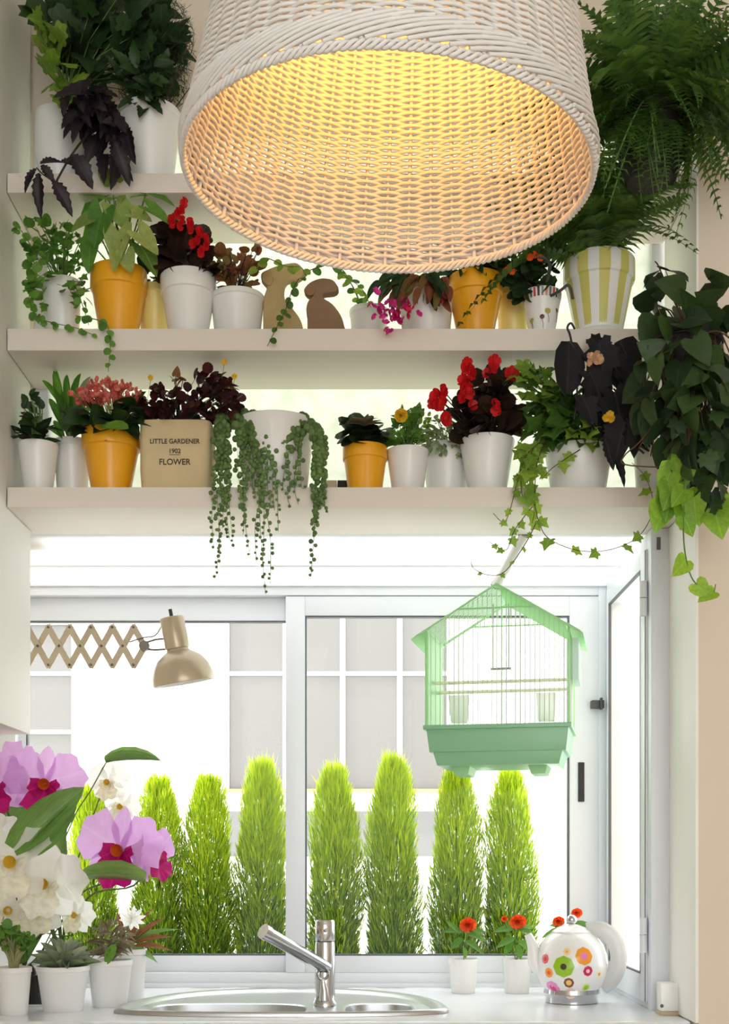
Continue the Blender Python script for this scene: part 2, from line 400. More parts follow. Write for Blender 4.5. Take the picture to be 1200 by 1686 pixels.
SH['blade'] = ([Vector((0, 0, 0)), Vector((.05, .45, 0)), Vector((0, 1, -.08)), Vector((-.05, .45, 0))], [(0, 1, 2, 3)])
SH['petal'] = fan([(0, 0), (.2, .15), (.42, .45), (.4, .8), (.18, .98), (0, .95)], .15, -.2, .5, .02)
SH['flower5'] = merge([(SH['petal'], RZ(2 * PI * k / 5) @ RX(.35) @ SC(.5)) for k in range(5)])
SH['flower4'] = merge([(SH['petal'], RZ(2 * PI * k / 4) @ RX(.6 + .3 * (k % 2)) @ SC(.55)) for k in range(4)])
SH['daisy'] = merge([(SH['ovate'], RZ(2 * PI * k / 10) @ RX(.15) @ SC(.3, .5, .5)) for k in range(10)])
SH['pompom'] = merge([(SH['petal'], RZ(2 * PI * k / 7 + j * .4) @ RX(.1 + j * .45) @ SC(.5 - j * .09)) for j in range(4) for k in range(7)])
SH['berry'] = None
def frond_shape(n=20, droop=.5, wid=.19):
    vs, fs = [], []
    def c(t): return Vector((0, t * (1 - .12 * t), .12 * math.sin(PI * t * .8) - droop * t * t))
    for i in range(n):
        a, b = c(i / n), c((i + 1) / n); o = len(vs)
        vs += [a + Vector((-.006, 0, 0)), a + Vector((.006, 0, 0)), b + Vector((.005, 0, 0)), b + Vector((-.005, 0, 0))]
        fs.append((o, o + 1, o + 2, o + 3))
        t = (i + .5) / n; w_ = wid * (math.sin(PI * min(1, t * .93 + .07)) ** .7) * (1.05 - .4 * t); m_ = c(t)
        for s_ in (-1, 1):
            o = len(vs); h = .55 / n
            vs += [m_ + Vector((0, -h * .7, 0)), m_ + Vector((s_ * w_ * .55, h * .15, .012)), m_ + Vector((s_ * w_, h * 1.0, -.03)), m_ + Vector((s_ * w_ * .5, h * 1.1, .008)), m_ + Vector((0, h * .7, 0))]
            fs.append((o, o + 1, o + 2, o + 3, o + 4))
    return vs, fs
for i, dr in enumerate((.15, .4, .75)): SH['frond%d' % i] = frond_shape(20, dr)
CACHE = {}
def leafmesh(shape, m):
    k = (shape, m.name)
    if k not in CACHE:
        sv, sf = SH[shape]; me = bpy.data.meshes.new(shape); me.from_pydata(sv, [], sf)
        me.materials.append(m); me.shade_smooth(); me.update(); CACHE[k] = me
    return CACHE[k]
def frame(d, nrm):
    y = Vector(d).normalized(); z = Vector(nrm) - y * y.dot(Vector(nrm))
    if z.length < 1e-4: z = y.orthogonal()
    z.normalize(); x = y.cross(z); return x, y, z
def leaf_matrix(pos, d, nrm, L, wid=None):
    x, y, z = frame(d, nrm); wd = L if wid is None else wid
    return Matrix(((x.x * wd, y.x * L, z.x * L, pos.x), (x.y * wd, y.y * L, z.y * L, pos.y), (x.z * wd, y.z * L, z.z * L, pos.z), (0, 0, 0, 1)))
def leaf(name, shape, m, root, pos, d, nrm, L, wid=None):
    o = link(name, leafmesh(shape, m), root)
    o.matrix_basis = leaf_matrix(Vector(pos) - root.location, d, nrm, L, wid); return o
def leaf_px(name, shape, m, root, a, b, wpx, Y, nrm=(0, -1, .35), Y2=None):
    p, q = at(*a, Y), at(*b, Y2 or Y); d = q - p
    return leaf(name, shape, m, root, p, d, nrm, d.length, wpx * Y / F)
def rv(): return Vector((R.uniform(-1, 1), R.uniform(-1, 1), R.uniform(-1, 1)))
def pick(v): return v[R.randrange(len(v))] if isinstance(v, (list, tuple)) else v
def bush(root, nm, shape, m, blobs, n, size, Y, org, dY=.05, out=.9, droop=.25, up=.5, camw=.7, joined=False, stem=None, srad=.0012, rnd=.5, stem_every=1, wid=None, shell=.55, nrnd=.45):
    """leaves of a bushy plant: blobs are ellipses (cx, cy, rx, ry[, weight]) at depth Y; org = where its stems rise"""
    org = Vector(org); mb = MB(); st = MB()
    ws = [b[4] if len(b) > 4 else b[2] * b[3] for b in blobs]
    for i in range(n):
        b = R.choices(blobs, ws)[0]
        v = rv()
        while v.length > 1 or v.length < 1e-3: v = rv()
        v = v.normalized() * (v.length ** shell)
        c = at(b[0], b[1], Y)
        p = Vector((c.x + v.x * b[2] * Y / F, Y + v.y * dY, c.z + v.z * b[3] * Y / F))
        L = R.uniform(*size) * Y / F
        ctr = c * .5 + org * .5
        o_ = p - ctr
        if o_.length > 1e-4: o_.normalize()
        d = o_ * out + rv() * rnd + Vector((0, -.15, -droop))
        nr = Z * up + Vector((0, -camw, 0)) + rv() * nrnd
        p0 = p - d.normalized() * L * .5
        if joined:
            M = leaf_matrix(p0, d, nr, L, None if wid is None else L * wid)
            sv, sf = SH[pick(shape)]
            mb.add([M @ q for q in sv], sf)
        else: leaf(nm, pick(shape), m, root, p0, d, nr, L, None if wid is None else L * wid)
        if stem is not None and i % stem_every == 0:
            k = org.lerp(p0, .5) + Vector((0, 0, .15 * (p0 - org).length)) + rv() * .004
            st.tube([org + rv() * .006, k, p0], [srad * 1.4, srad, srad * .7], 4, cap=False)
    if joined:
        o = mb.build(nm, m, root, org=root.location, smooth=True); o['kind'] = 'stuff'
    if stem is not None and st.v: st.build('stems', stem, root, org=root.location)
def smooth_path(pts, k=6):
    pts = [Vector(p) for p in pts]; out = []
    for i in range(len(pts) - 1):
        a = pts[max(0, i - 1)]; b = pts[i]; c = pts[i + 1]; d = pts[min(len(pts) - 1, i + 2)]
        for j in range(k):
            t = j / k
            out.append(.5 * ((2 * b) + (c - a) * t + (2 * a - 5 * b + 4 * c - d) * t * t + (3 * b - a - 3 * c + d) * t ** 3))
    out.append(pts[-1]); return out
def vine(root, pts, shape, m, size, step, stem_m, r=.0011, nm='leaf', name='vine', start=0.0, wid=None, hang=.7):
    """a trailing stem through (px, py, Y) points, with single leaves along it"""
    P = smooth_path([at(*p) for p in pts]); MB().tube(P, [r * (1.1 - .5 * i / len(P)) for i in range(len(P))], 5).build(name, stem_m, root, org=root.location)
    acc = 0; side = 1; tot = sum((P[i + 1] - P[i]).length for i in range(len(P) - 1)); run = 0
    for i in range(len(P) - 1):
        sg = (P[i + 1] - P[i]).length; acc += sg; run += sg
        st = step * P[i].y / F
        if acc > st and run > start * tot:
            acc = R.uniform(-.3, .3) * st; side = -side
            L = R.uniform(*size) * P[i].y / F * (1 - .3 * run / tot)
            t = (P[i + 1] - P[i]).normalized()
            d = Vector((side * .8, -.25, 0)) + t * .3 + Vector((0, 0, -hang)) + rv() * .35
            leaf(nm, shape, m, root, P[i], d, Vector((0, -1, .45)) + rv() * .5, L, None if wid is None else L * wid)

# ------------------------------------------------------------------ pots
SHELF = {0: Zp(285, 2.6), 1: Zp(541, 2.6), 2: Zp(802, 2.6)}
STY = {'classic': lambda h, r, b: [(r * b, 0), (r * .93, h * .71), (r * .93, h * .72), (r * .99, h * .735), (r, h * .76), (r, h * .985), (r * .985, h), (r * .93, h), (r * .91, h * .97), (r * .85, h * .75)],
       'smooth': lambda h, r, b: [(r * b * .96, 0), (r * b, h * .02), (r * .96, h * .86), (r * 1.0, h * .97), (r * .99, h), (r * .94, h), (r * .93, h * .97), (r * .88, h * .8)],
       'lip': lambda h, r, b: [(r * b * .97, 0), (r * b, h * .02), (r * .955, h * .88), (r * .96, h * .885), (r, h * .895), (r, h * .985), (r * .985, h), (r * .94, h), (r * .92, h * .96), (r * .87, h * .8)],
       'belly': lambda h, r, b: [(r * b * .9, 0), (r * b, h * .03), (r * .98, h * .5), (r, h * .62), (r * .985, h * .72), (r * 1.0, h * .74), (r * .98, h * .98), (r * .96, h), (r * .9, h), (r * .87, h * .96), (r * .84, h * .8)]}
def pot(name, label, px0, px1, ptop, Y, zb, style, m, b=.64, cat='potted plant', group=None, soil=True, hpx=None):
    """a thing standing at its pot's base: parts pot and soil; returns (root, centre of the soil)"""
    cx = (px0 + px1) / 2; r = (px1 - px0) / 2 * Y / F; x = Xp(cx, Y)
    h = Zp(ptop, Y) - zb
    t = thing(name, label, cat, Vector((x, Y, zb)), group)
    mb = MB(); mb.lathe(STY[style](h, r, b), 36, cap0=True); mb.build('pot', m, t)
    if soil:
        s = MB(); s.lathe([(.001, h * .87), (r * .5, h * .875), (r * .9, h * .86)], 20); s.build('soil', soil_m, t)
    return t, Vector((x, Y, zb + h * .86))
stem_g = mat('stem_green', (92, 122, 52), .6)
stem_b = mat('stem_brown', (84, 58, 38), .7)
stem_d = mat('stem_dark', (44, 30, 30), .6)

# ------------------------------------------------------------------ shelves
for k, (zt, th, lab) in enumerate(((SHELF[0], .04, 'long cream shelf, topmost of the three across the window, half hidden by the wicker lamp'),
                                   (SHELF[1], .0446, 'long cream shelf, middle one of the three, carrying the two dog figurines'),
                                   (SHELF[2], .041, 'long cream shelf, lowest of the three, directly above the bay window'))):
    t = thing('wall_shelf', lab, 'shelf', (XL + .002, 2.6, zt), 'shelves across the window niche')
    m = MB(); m.box(0, XR - XL - .008, 0, YN - 2.6 + (.028 if k == 2 else .026), -th, 0)
    m.build('board', shelf_m, t, bevel=.0015)
# (the setting's bay ceiling starts right behind the lowest board)

# ------------------------------------------------------------------ worktop, sink, tap
SX, SY, SA, SB = -.178, 2.905, .36, .255
def sup(a, A, B, e=2.6):
    c, s = math.cos(a), math.sin(a)
    return Vector((A * math.copysign(abs(c) ** (2 / e), c), B * math.copysign(abs(s) ** (2 / e), s), 0))
top = thing('worktop', 'white polished worktop running into the bay under the window', 'worktop', (0, 2.585, CT - .03))
m = MB(); NA = 96
x0, x1, y0, y1 = BX0 + .002, XR - .008, 2.585, YB - .013
BCY, BB, BA = -.165, .073, .325
SY0 = SY + BCY
def outer(a):
    c, s = math.cos(a), math.sin(a); t = 1e9
    SY = SY0
    if c > 1e-9: t = min(t, (x1 - SX) / c)
    if c < -1e-9: t = min(t, (x0 - SX) / c)
    if s > 1e-9: t = min(t, (y1 - SY) / s)
    if s < -1e-9: t = min(t, (y0 - SY) / s)
    return Vector((SX + c * t, SY + s * t, 0))
angs = sorted([2 * PI * k / NA for k in range(NA)] + [math.atan2(y - SY0, x - SX) % (2 * PI) for x in (x0, x1) for y in (y0, y1)])
vs, fs = [], []
for a in angs:
    o = outer(a); i_ = Vector((SX, SY + BCY, 0)) + sup(a, SA - .012, .415 if math.sin(a) > 0 else .0875, 2.3)
    vs += [Vector((o.x, o.y, CT)), Vector((i_.x, i_.y, CT)), Vector((o.x, o.y, CT - .035)), Vector((i_.x, i_.y, CT - .035))]
n = len(angs)
for k in range(n):
    a, b = k * 4, ((k + 1) % n) * 4
    fs += [(a, b, b + 1, a + 1), (a + 2, a + 3, b + 3, b + 2), (a, a + 2, b + 2, b), (a + 1, b + 1, b + 3, a + 3)]
m.add(vs, fs); m.build('slab', counter_m, top, org=top.location, angle=30)
m = MB(); m.tube([(x0, 2.583, CT - .012), (x1, 2.583, CT - .012)], .012, 12); m.build('front_edge', counter_m, top, org=top.location)

sink = thing('sink', 'oval stainless steel sink set in the worktop below the tap', 'sink', (SX, SY, CT))
def ring(A, B, z, cx=0, cy=0, e=2.6): return [Vector((cx, cy, z)) + sup(2 * PI * k / NA, A, B, e) for k in range(NA)]
def dring(A, B, Bf, z):                                               # D shaped outline: deep behind, shallow in front
    return [Vector((0, BCY, z)) + sup(2 * PI * k / NA, A, B if math.sin(2 * PI * k / NA) > 0 else Bf, 2.3) for k in range(NA)]
def loft(m, rings):
    n = len(rings[0]); vs = [v for r_ in rings for v in r_]
    m.add(vs, [(i * n + k, i * n + (k + 1) % n, (i + 1) * n + (k + 1) % n, (i + 1) * n + k) for i in range(len(rings) - 1) for k in range(n)])
LIP = ((0, .0005), (-.001, .006), (-.006, .0095), (-.014, .011), (-.024, .0095), (-.032, .005), (-.036, .0015))
m = MB(); loft(m, [dring(SA + e_, .425 + e_, .09 + e_ * .3, z_) for e_, z_ in LIP]); m.build('rim', steel_m, sink)
BOWLS = [((-.468, -.128), (2.674, 2.895), .15), ((-.042, .105), (2.674, 2.895), .11)]
def bowl_ring(b_, k_, z_):
    (xa, xb), (ya, yb), dp = b_; return [Vector(((xa + xb) / 2 - SX, (ya + yb) / 2 - SY, z_)) + sup(2 * PI * k / 48, (xb - xa) / 2 - k_, (yb - ya) / 2 - k_, 3.2) for k in range(48)]
bm = bmesh.new(); eds = []
for lp_ in [dring(SA - .036, .425 - .036, .09 - .011, .0015)] + [bowl_ring(b_, -.004, .0015) for b_ in BOWLS]:
    vv = [bm.verts.new(p) for p in lp_]; eds += [bm.edges.new((vv[i], vv[(i + 1) % len(vv)])) for i in range(len(vv))]
bmesh.ops.triangle_fill(bm, use_beauty=True, use_dissolve=False, edges=eds)
bmesh.ops.recalc_face_normals(bm, faces=bm.faces[:])
me = bpy.data.meshes.new('deck'); bm.to_mesh(me); bm.free(); me.materials.append(steel_m); link('deck', me, sink)
for b_ in BOWLS:
    m = MB(); loft(m, [bowl_ring(b_, -.004, .0015), bowl_ring(b_, 0, -.001), bowl_ring(b_, .008, -b_[2] * .5), bowl_ring(b_, .02, -b_[2] * .88), bowl_ring(b_, .05, -b_[2]), bowl_ring(b_, .08, -b_[2] - .001)])
    n_ = 48; o_ = len(m.v) - n_; m.f.append(tuple(range(o_, o_ + n_))); m.mi.append(0); bw_ = m.build('basin', steel_m, sink)
    c_ = Vector(((b_[0][0] + b_[0][1]) / 2 - SX, (b_[1][0] + b_[1][1]) / 2 - SY, -b_[2]))
    m = MB(); m.lathe([(.026, .0005), (.026, .003), (.018, .003), (.012, .0015), (.001, .0015)], 20, Matrix.Translation(c_)); m.build('drain', chrome_m, bw_)

tp = at(535, 1658, 2.845); tp.z = CT + .0015
tap = thing('mixer_tap', 'chrome mixer tap with a slanting tubular spout behind the sink', 'tap', tp)
r = .0225
m = MB(); m.lathe([(r * 1.25, 0), (r * 1.25, .008), (r * 1.05, .016), (r, .03), (r, .14), (r * .96, .1435)], 32, cap0=True); m.build('body', chrome_m, tap)
m = MB(); m.lathe([(r * .96, .145), (r, .147), (r, .188), (r * .9, .192), (.001, .192)], 32); m.build('lever_cap', chrome_m, tap)
m = MB(); m.tube([(-.002, -.01, .165), (.004, -.034, .172)], .004, 10); m.build('pin', chrome_m, tap)
a, b = Vector((.004, -.01, .085)), at(433, 1533, 2.72) - tp
m = MB(); P = [a, a.lerp(b, .12), a.lerp(b, .5), b.lerp(a, .06)]; m.tube(P, [.015, .0155, .015, .015], 24, cap=False); m.build('spout', chrome_m, tap)
d = (b - a).normalized(); m = MB()
for rr in ((.0165, 0), ):
    q = b.lerp(a, .07); m.tube([q, b], [.0168, .0168], 24, cap=False); m.tube([b, b - d * .004, b - d * .02], [.0168, .0125, .0125], 24, cap=True)
m.build('nozzle', chrome_m, tap)
m = MB(); q = b - d * .003; m.tube([q, q - d * .001], .0122, 20); m.build('nozzle_shade', black_m, tap)  # black disc painted in for the shade inside the open nozzle
m = MB(); cc = Vector((-.004, -.026, .075)); m.tube([cc + Vector((.012 * math.cos(t), -.002 * math.sin(t), .014 * math.sin(t))) for t in [2 * PI * k / 20 for k in range(20)]], .0035, 8, closed=True)
m.tube([cc + Vector((0, 0, -.014)), cc + Vector((.003, .003, -.035)), cc + Vector((.004, .006, -.06))], [.0045, .009, .0125], 12); m.build('swivel', chrome_m, tap)

# ------------------------------------------------------------------ wicker pendant lamp
LY, LR, LH = 1.3, .2135, .36
lp = Vector((Xp(638, LY), LY, EYE + .692))
lamp = thing('pendant_lamp', 'large white wicker pendant lamp hanging in front of the shelves', 'pendant lamp', lp)
lamp.rotation_euler = (0, math.radians(2.4), 0)
wick_m = mat('wicker_white', (236, 233, 228), .6, var=.05, scale=40, trans=.12)
NR, RP = 48, .0034
def lr(z): return LR - .062 * min(1, z / LH) ** .8 - (.006 * (1 - z / .03) ** 2 if z < .03 else 0)
sm = MB(); SEG = NR * 6
sm.tube([Vector((math.cos(2 * PI * k / SEG) * (LR + .0032 * math.cos(PI * k / 6)), math.sin(2 * PI * k / SEG) * (LR + .0032 * math.cos(PI * k / 6)), 0)) for k in range(SEG)], .0020, 6, closed=True)
strand = sm.mesh('strand', wick_m, angle=80)
nrow = int((LH - .018) / RP)
for i in range(nrow):                                              # plain weave: neighbouring rows pass the stakes on opposite sides
    z = .018 + i * RP
    o = link('strand', strand, lamp, (0, 0, z)); s_ = lr(z) / LR; o.scale = (s_, s_, 1.0); o.rotation_euler = (0, 0, (i % 2) * 2 * PI / NR)
st = MB(); st.tube([(lr(z) * 1, 0, z) for z in [0.012 + (LH - .012) * k / 8 for k in range(9)]], .0023, 6)
stake = st.mesh('stake', wick_m, angle=80)
for k in range(NR):
    o = link('stake', stake, lamp); o.rotation_euler = (0, 0, 2 * PI * k / NR)
# braided lower border: long slanting canes crossing over the rim, and a rolled edge
bd = MB()
for j in range(3): bd.tube([Vector((math.cos(a), math.sin(a), 0)) * (lr(.012) + .0018 * math.cos(a * 60 + j * 2.09)) + Vector((0, 0, .008 + .0034 * math.sin(a * 60 + j * 2.09))) for a in [2 * PI * k / 600 for k in range(600)]], .0021, 6, closed=True)
bd = bd.mesh('border_cane', wick_m, angle=80); link('border', bd, lamp)
cn = MB(); cn.tube([Vector((math.cos(a), math.sin(a), 0)) * (lr(z) + .0046 - .004 * abs(u - .5)) + Vector((0, 0, z)) for u, a, z in [(k / 8, .46 * (k / 8 - .5), .012 + .026 * k / 8) for k in range(9)]], .0021, 6)
cn = cn.mesh('cane', wick_m, angle=80)
for k in range(72):
    o = link('cane', cn, lamp); o.rotation_euler = (0, 0, 2 * PI * k / 72 + .03)
m = MB(); m.lathe([(lr(LH), LH), (lr(LH) * .6, LH + .012), (.03, LH + .016), (.001, LH + .016)], 48); m.build('top_disc', wick_m, lamp)
m = MB(); m.tube([(0, 0, LH + .01), (0, 0, CEIL - lp.z - .03)], .004, 8); m.build('cord', white_m, lamp)
m = MB(); m.lathe([(.05, CEIL - lp.z - .004), (.05, CEIL - lp.z - .02), (.02, CEIL - lp.z - .035), (.001, CEIL - lp.z - .035)], 24, Matrix.Translation((0, 0, 0))); m.build('ceiling_rose', white_m, lamp)
m = MB(); m.lathe([(.001, LH - .07), (.018, LH - .07), (.02, LH - .02), (.02, LH + .012)], 20); m.build('socket', white_m, lamp)
m = MB(); m.ball((0, 0, LH - .1), .03, 20, 12); bulb = m.build('bulb', mat('bulb_glow', (255, 190, 90), .5, emit=((255, 172, 70), 6)), lamp)
ld = bpy.data.lights.new('bulb_light', 'POINT'); ld.energy = 1.35; ld.color = (1.0, .44, .10); ld.shadow_soft_size = .03
lo = bpy.data.objects.new('bulb_light', ld); C.objects.link(lo); lo.parent = lamp; lo.location = (0, 0, LH - .155)

# ------------------------------------------------------------------ scissor lamp
SLY = 2.95
def sp(x, y, dy=0): p = at(x, y, SLY); p.y += dy; return p
champ_m = mat('champagne_metal', (190, 174, 148), .3, .35, var=.04)
sl = thing('scissor_lamp', 'beige extending scissor wall lamp with a domed shade, in front of the bay window', 'wall lamp', sp(238, 1063))
SO = sl.location
def slat(a, b, dy):
    p, q = sp(*a, dy), sp(*b, dy); d = (q - p).normalized(); n_ = Vector((-d.z, 0, d.x)) * .0072; e = d * .006
    m = MB(); m.add([p - e + n_, q + e + n_, q + e - n_, p - e - n_] + [v + Vector((0, .003, 0)) for v in (p - e + n_, q + e + n_, q + e - n_, p - e - n_)], [(0, 1, 2, 3), (7, 6, 5, 4), (0, 4, 5, 1), (1, 5, 6, 2), (2, 6, 7, 3), (3, 7, 4, 0)])
    m.build('slat', champ_m, sl, org=SO)
tops = [10 + 35 * k for k in range(7)]
rv_m = MB()
def rivet(x, y): p = sp(x, y, -.0055); rv_m.ball(p, .0032, 8, 5)
for k in range(6):
    x = tops[k]; slat((x, 1033), (x + 35, 1095), -.002); slat((x, 1095), (x + 35, 1033), .0015)
    rivet(x, 1033); rivet(x, 1095); rivet(x + 17.5, 1064)
slat((220, 1033), (238, 1064), -.002); slat((220, 1095), (238, 1064), .0015); rivet(220, 1033); rivet(220, 1095)
rv_m.build('rivets', mat('rivet_grey', (120, 112, 104), .35, .8), sl, org=SO)
m = MB(); m.lathe([(.012, -.008), (.012, .008)], 16, Matrix.Translation(sp(238, 1064)) @ Matrix.Rotation(PI / 2, 4, 'X'), cap0=True, cap1=True); m.build('joint', mat('rivet_grey', (120, 112, 104)), sl, org=SO)
m = MB()
m.tube([sp(240, 1058), sp(256, 1053), sp(275, 1051)], .0022, 8); m.tube([sp(240, 1069), sp(256, 1070), sp(275, 1069)], .0022, 8); m.build('bracket', mat('rivet_grey', (120, 112, 104)), sl, org=SO)
m = MB(); m.tube(smooth_path([sp(214, 1058, -.006), sp(236, 1051, -.008), sp(254, 1047), sp(263, 1036), sp(268, 1024)]), .0016, 6); m.build('cable', mat('rivet_grey', (120, 112, 104)), sl, org=SO)
m = MB(); m.box(BX0 + .001, BX0 + .012, SLY - .015, SLY + .015, Zp(1105, SLY), Zp(1025, SLY)); m.build('wall_bracket', champ_m, sl, org=SO, bevel=.002)
hd = sp(303, 1125); K = SLY / F
HM = Matrix.Translation(hd) @ Matrix.Rotation(math.radians(-10), 4, 'Y') @ Matrix.Rotation(math.radians(6), 4, 'X')
m = MB(); m.lathe([(52 * K, 0), (52.5 * K, 2 * K), (51 * K, 14 * K), (46 * K, 28 * K), (37 * K, 41 * K), (26 * K, 49 * K), (19 * K, 53 * K), (18 * K, 57 * K)], 40, HM); m.build('shade', champ_m, sl, org=SO)
m = MB(); m.lathe([(52 * K, 0), (49.5 * K, .5 * K), (48 * K, 13 * K), (43 * K, 27 * K), (34 * K, 39 * K), (20 * K, 46 * K), (.01 * K, 47 * K)], 40, HM); m.build('shade_lining', white_m, sl, org=SO)
m = MB(); m.lathe([(15 * K, 55 * K), (20 * K, 58 * K), (20.5 * K, 62 * K), (20 * K, 106 * K), (18 * K, 109 * K), (.01, 109 * K)], 32, HM); m.build('socket', champ_m, sl, org=SO)
m = MB(); m.lathe([(3 * K, 108 * K), (3 * K, 122 * K), (.01 * K, 122 * K)], 10, HM); m.build('switch', black_m, sl, org=SO)

# ------------------------------------------------------------------ birdcage on a rod
rod = thing('hanging_rod', 'white metal rod slanting down from the bay ceiling, holding the birdcage', 'rod', at(864, 880, 2.83))
m = MB(); a, b = Vector((0, 0, 0)), at(817, 963, 2.95) - rod.location
m.tube([a, b], .011, 16); m.build('tube', white_m, rod)
m = MB(); m.tube([a + Vector((0, 0, -.002)), a + Vector((0, 0, .008))], .015, 16); m.build('ceiling_plate', gasket_m, rod)
m = MB(); m.tube([b, b + (b - a).normalized() * .004], .0118, 16, cap=False); m.build('end_ring', gasket_m, rod)
CY = 2.95; k = CY / F
cg = thing('birdcage', 'pale green house shaped birdcage hanging in front of the right window sash', 'birdcage', at(826, 1240, CY), rz=math.radians(-12))
gr_m = mat('cage_green', (140, 196, 152), .35, var=.03); grl_m = mat('cage_pale_green', (196, 238, 188), .4, var=.03, trans=.45); wire_m = mat('cage_wire', (206, 218, 198), .4)
Wc, Dc = 226 * k / 2, .112
def zc(y): return (1240 - y) * k
def taper(m, w0, d0, z0, w1, d1, z1):
    vs = [(sx * w_, sy * d_, z_) for w_, d_, z_ in ((w0, d0, z0), (w1, d1, z1)) for sx, sy in ((-1, -1), (1, -1), (1, 1), (-1, 1))]
    m.add(vs, [(3, 2, 1, 0), (4, 5, 6, 7)] + [(i, (i + 1) % 4, 4 + (i + 1) % 4, 4 + i) for i in range(4)])
m = MB(); taper(m, Wc * .96, Dc * .96, zc(1243), Wc, Dc, zc(1206)); taper(m, Wc * 1.04, Dc * 1.06, zc(1207), Wc * 1.04, Dc * 1.06, zc(1200)); m.build('tray', gr_m, cg, bevel=.0015)
m = MB(); taper(m, Wc * .86, Dc * .86, zc(1264), Wc * .915, Dc * .915, zc(1242)); m.build('lower_tray', gr_m, cg, bevel=.0015)
for sx in (-1, 1):
    m = MB(); taper(m, .016, Dc * .5, zc(1277), .022, Dc * .6, zc(1263)); f_ = m.build('foot', grl_m, cg, (sx * Wc * .55, 0, 0), bevel=.001)
ea, ap, gb = zc(1048), zc(980), zc(1016)
for sx in (-1, 1):
    for sy in (-1, 1):
        m = MB(); m.box(sx * Wc - .0026, sx * Wc + .0026, sy * Dc - .0026, sy * Dc + .0026, zc(1200), ea + .004); m.build('post', grl_m, cg, bevel=.001)
def rz_(x): return ap - (ap - ea) * abs(x) / Wc                                    # roof line
nw = 30
for sy, nm in ((-1, 'front_wires'), (1, 'back_wires')):
    m = MB(); g = MB()
    for i in range(1, nw):
        x = -Wc + 2 * Wc * i / nw; zt = min(rz_(x), gb)
        m.tube([(x, sy * Dc, zc(1200)), (x, sy * Dc, zt)], .0009, 4)
        if rz_(x) > gb + .002: g.tube([(x, sy * Dc, gb), (x, sy * Dc, rz_(x))], .0012, 4)
    xg = Wc * (ap - gb) / (ap - ea)
    g.tube([(-xg, sy * Dc, gb), (xg, sy * Dc, gb)], .0022, 6)
    tag(m.build(nm, wire_m, cg), kind='stuff'); tag(g.build('gable_wires', grl_m, cg), kind='stuff')
    m = MB(); ov = 1.16; m.tube([(-Wc * ov, sy * (Dc + .003), rz_(Wc * ov)), (0, sy * (Dc + .003), ap + .002), (Wc * ov, sy * (Dc + .003), rz_(Wc * ov))], .0028, 6); m.build('roof_edge', grl_m, cg)
for sx in (-1, 1):
    m = MB()
    for i in range(1, 12):
        y = -Dc + 2 * Dc * i / 12; m.tube([(sx * Wc, y, zc(1200)), (sx * Wc, y, ea)], .0009, 4)
    tag(m.build('side_wires', wire_m, cg), kind='stuff')
    m = MB()
    for i in range(0, 17):
        y = -Dc + 2 * Dc * i / 16; m.tube([(0, y, ap), (sx * Wc, y, ea)], .0009, 4)
    tag(m.build('roof_wires', grl_m, cg), kind='stuff')
    m = MB(); xo = Wc * 1.2; m.add([(sx * Wc * .96, -Dc * 1.1, rz_(Wc * .96)), (sx * xo, -Dc * 1.1, rz_(xo)), (sx * xo, Dc * 1.1, rz_(xo)), (sx * Wc * .96, Dc * 1.1, rz_(Wc * .96)),
                                    (sx * Wc * .96, -Dc * 1.1, rz_(Wc * .96) - .004), (sx * xo, -Dc * 1.1, rz_(xo) - .004), (sx * xo, Dc * 1.1, rz_(xo) - .004), (sx * Wc * .96, Dc * 1.1, rz_(Wc * .96) - .004)],
                                   [(0, 1, 2, 3), (7, 6, 5, 4), (0, 4, 5, 1), (1, 5, 6, 2), (2, 6, 7, 3), (3, 7, 4, 0)]); m.build('eave', grl_m, cg)
m = MB(); m.box(-Wc + .002, -Wc + .004, -Dc + .004, Dc - .004, zc(1200), ea - .004); m.build('side_panel', grl_m, cg)
m = MB(); m.box(Wc + .006, Wc + .02, -Dc * .6, Dc * .6, zc(1128), zc(1062)); m.build('hopper', mat('hopper_clear', (226, 240, 232), .3, trans=.5), cg, bevel=.002)
for y, dy in ((1124, -.02), (1136, .02)):
    m = MB(); m.tube([(-Wc * .97, dy, zc(y)), (Wc * .97, dy, zc(y))], .0042, 10); m.build('perch', cream_m, cg)
for x in (-.55, .68):
    m = MB(); xx = x * Wc; taper(m, .017, .016, zc(1196), .022, .018, zc(1152)); m.build('seed_cup', mat('cup_white', (252, 252, 248), .4, var=.01, trans=.8), cg, (xx, -Dc + .024, 0), bevel=.002)
m = MB(); m.tube([(.004 + .012, 0, gb + .03), (.016, 0, zc(1100))], .0016, 6); m.tube([(-.02, 0, gb + .03), (-.02, 0, zc(1100))], .0016, 6); m.tube([(-.026, 0, zc(1101)), (.022, 0, zc(1101))], .003, 8); m.build('swing', mat('cage_swing', (165, 175, 165), .4), cg)
hk = MB(); hb = (rod.location + b) - cg.location; hb = Matrix.Rotation(math.radians(12), 3, 'Z') @ hb
hk.tube(smooth_path([(0, 0, ap), (0, 0, ap + .008), hb + Vector((.012, 0, -.004)), hb + Vector((.014, 0, .012)), hb + Vector((0, 0, .0155)), hb + Vector((-.011, 0, .006))]), .0013, 6); hk.build('hook', wire_m, cg)

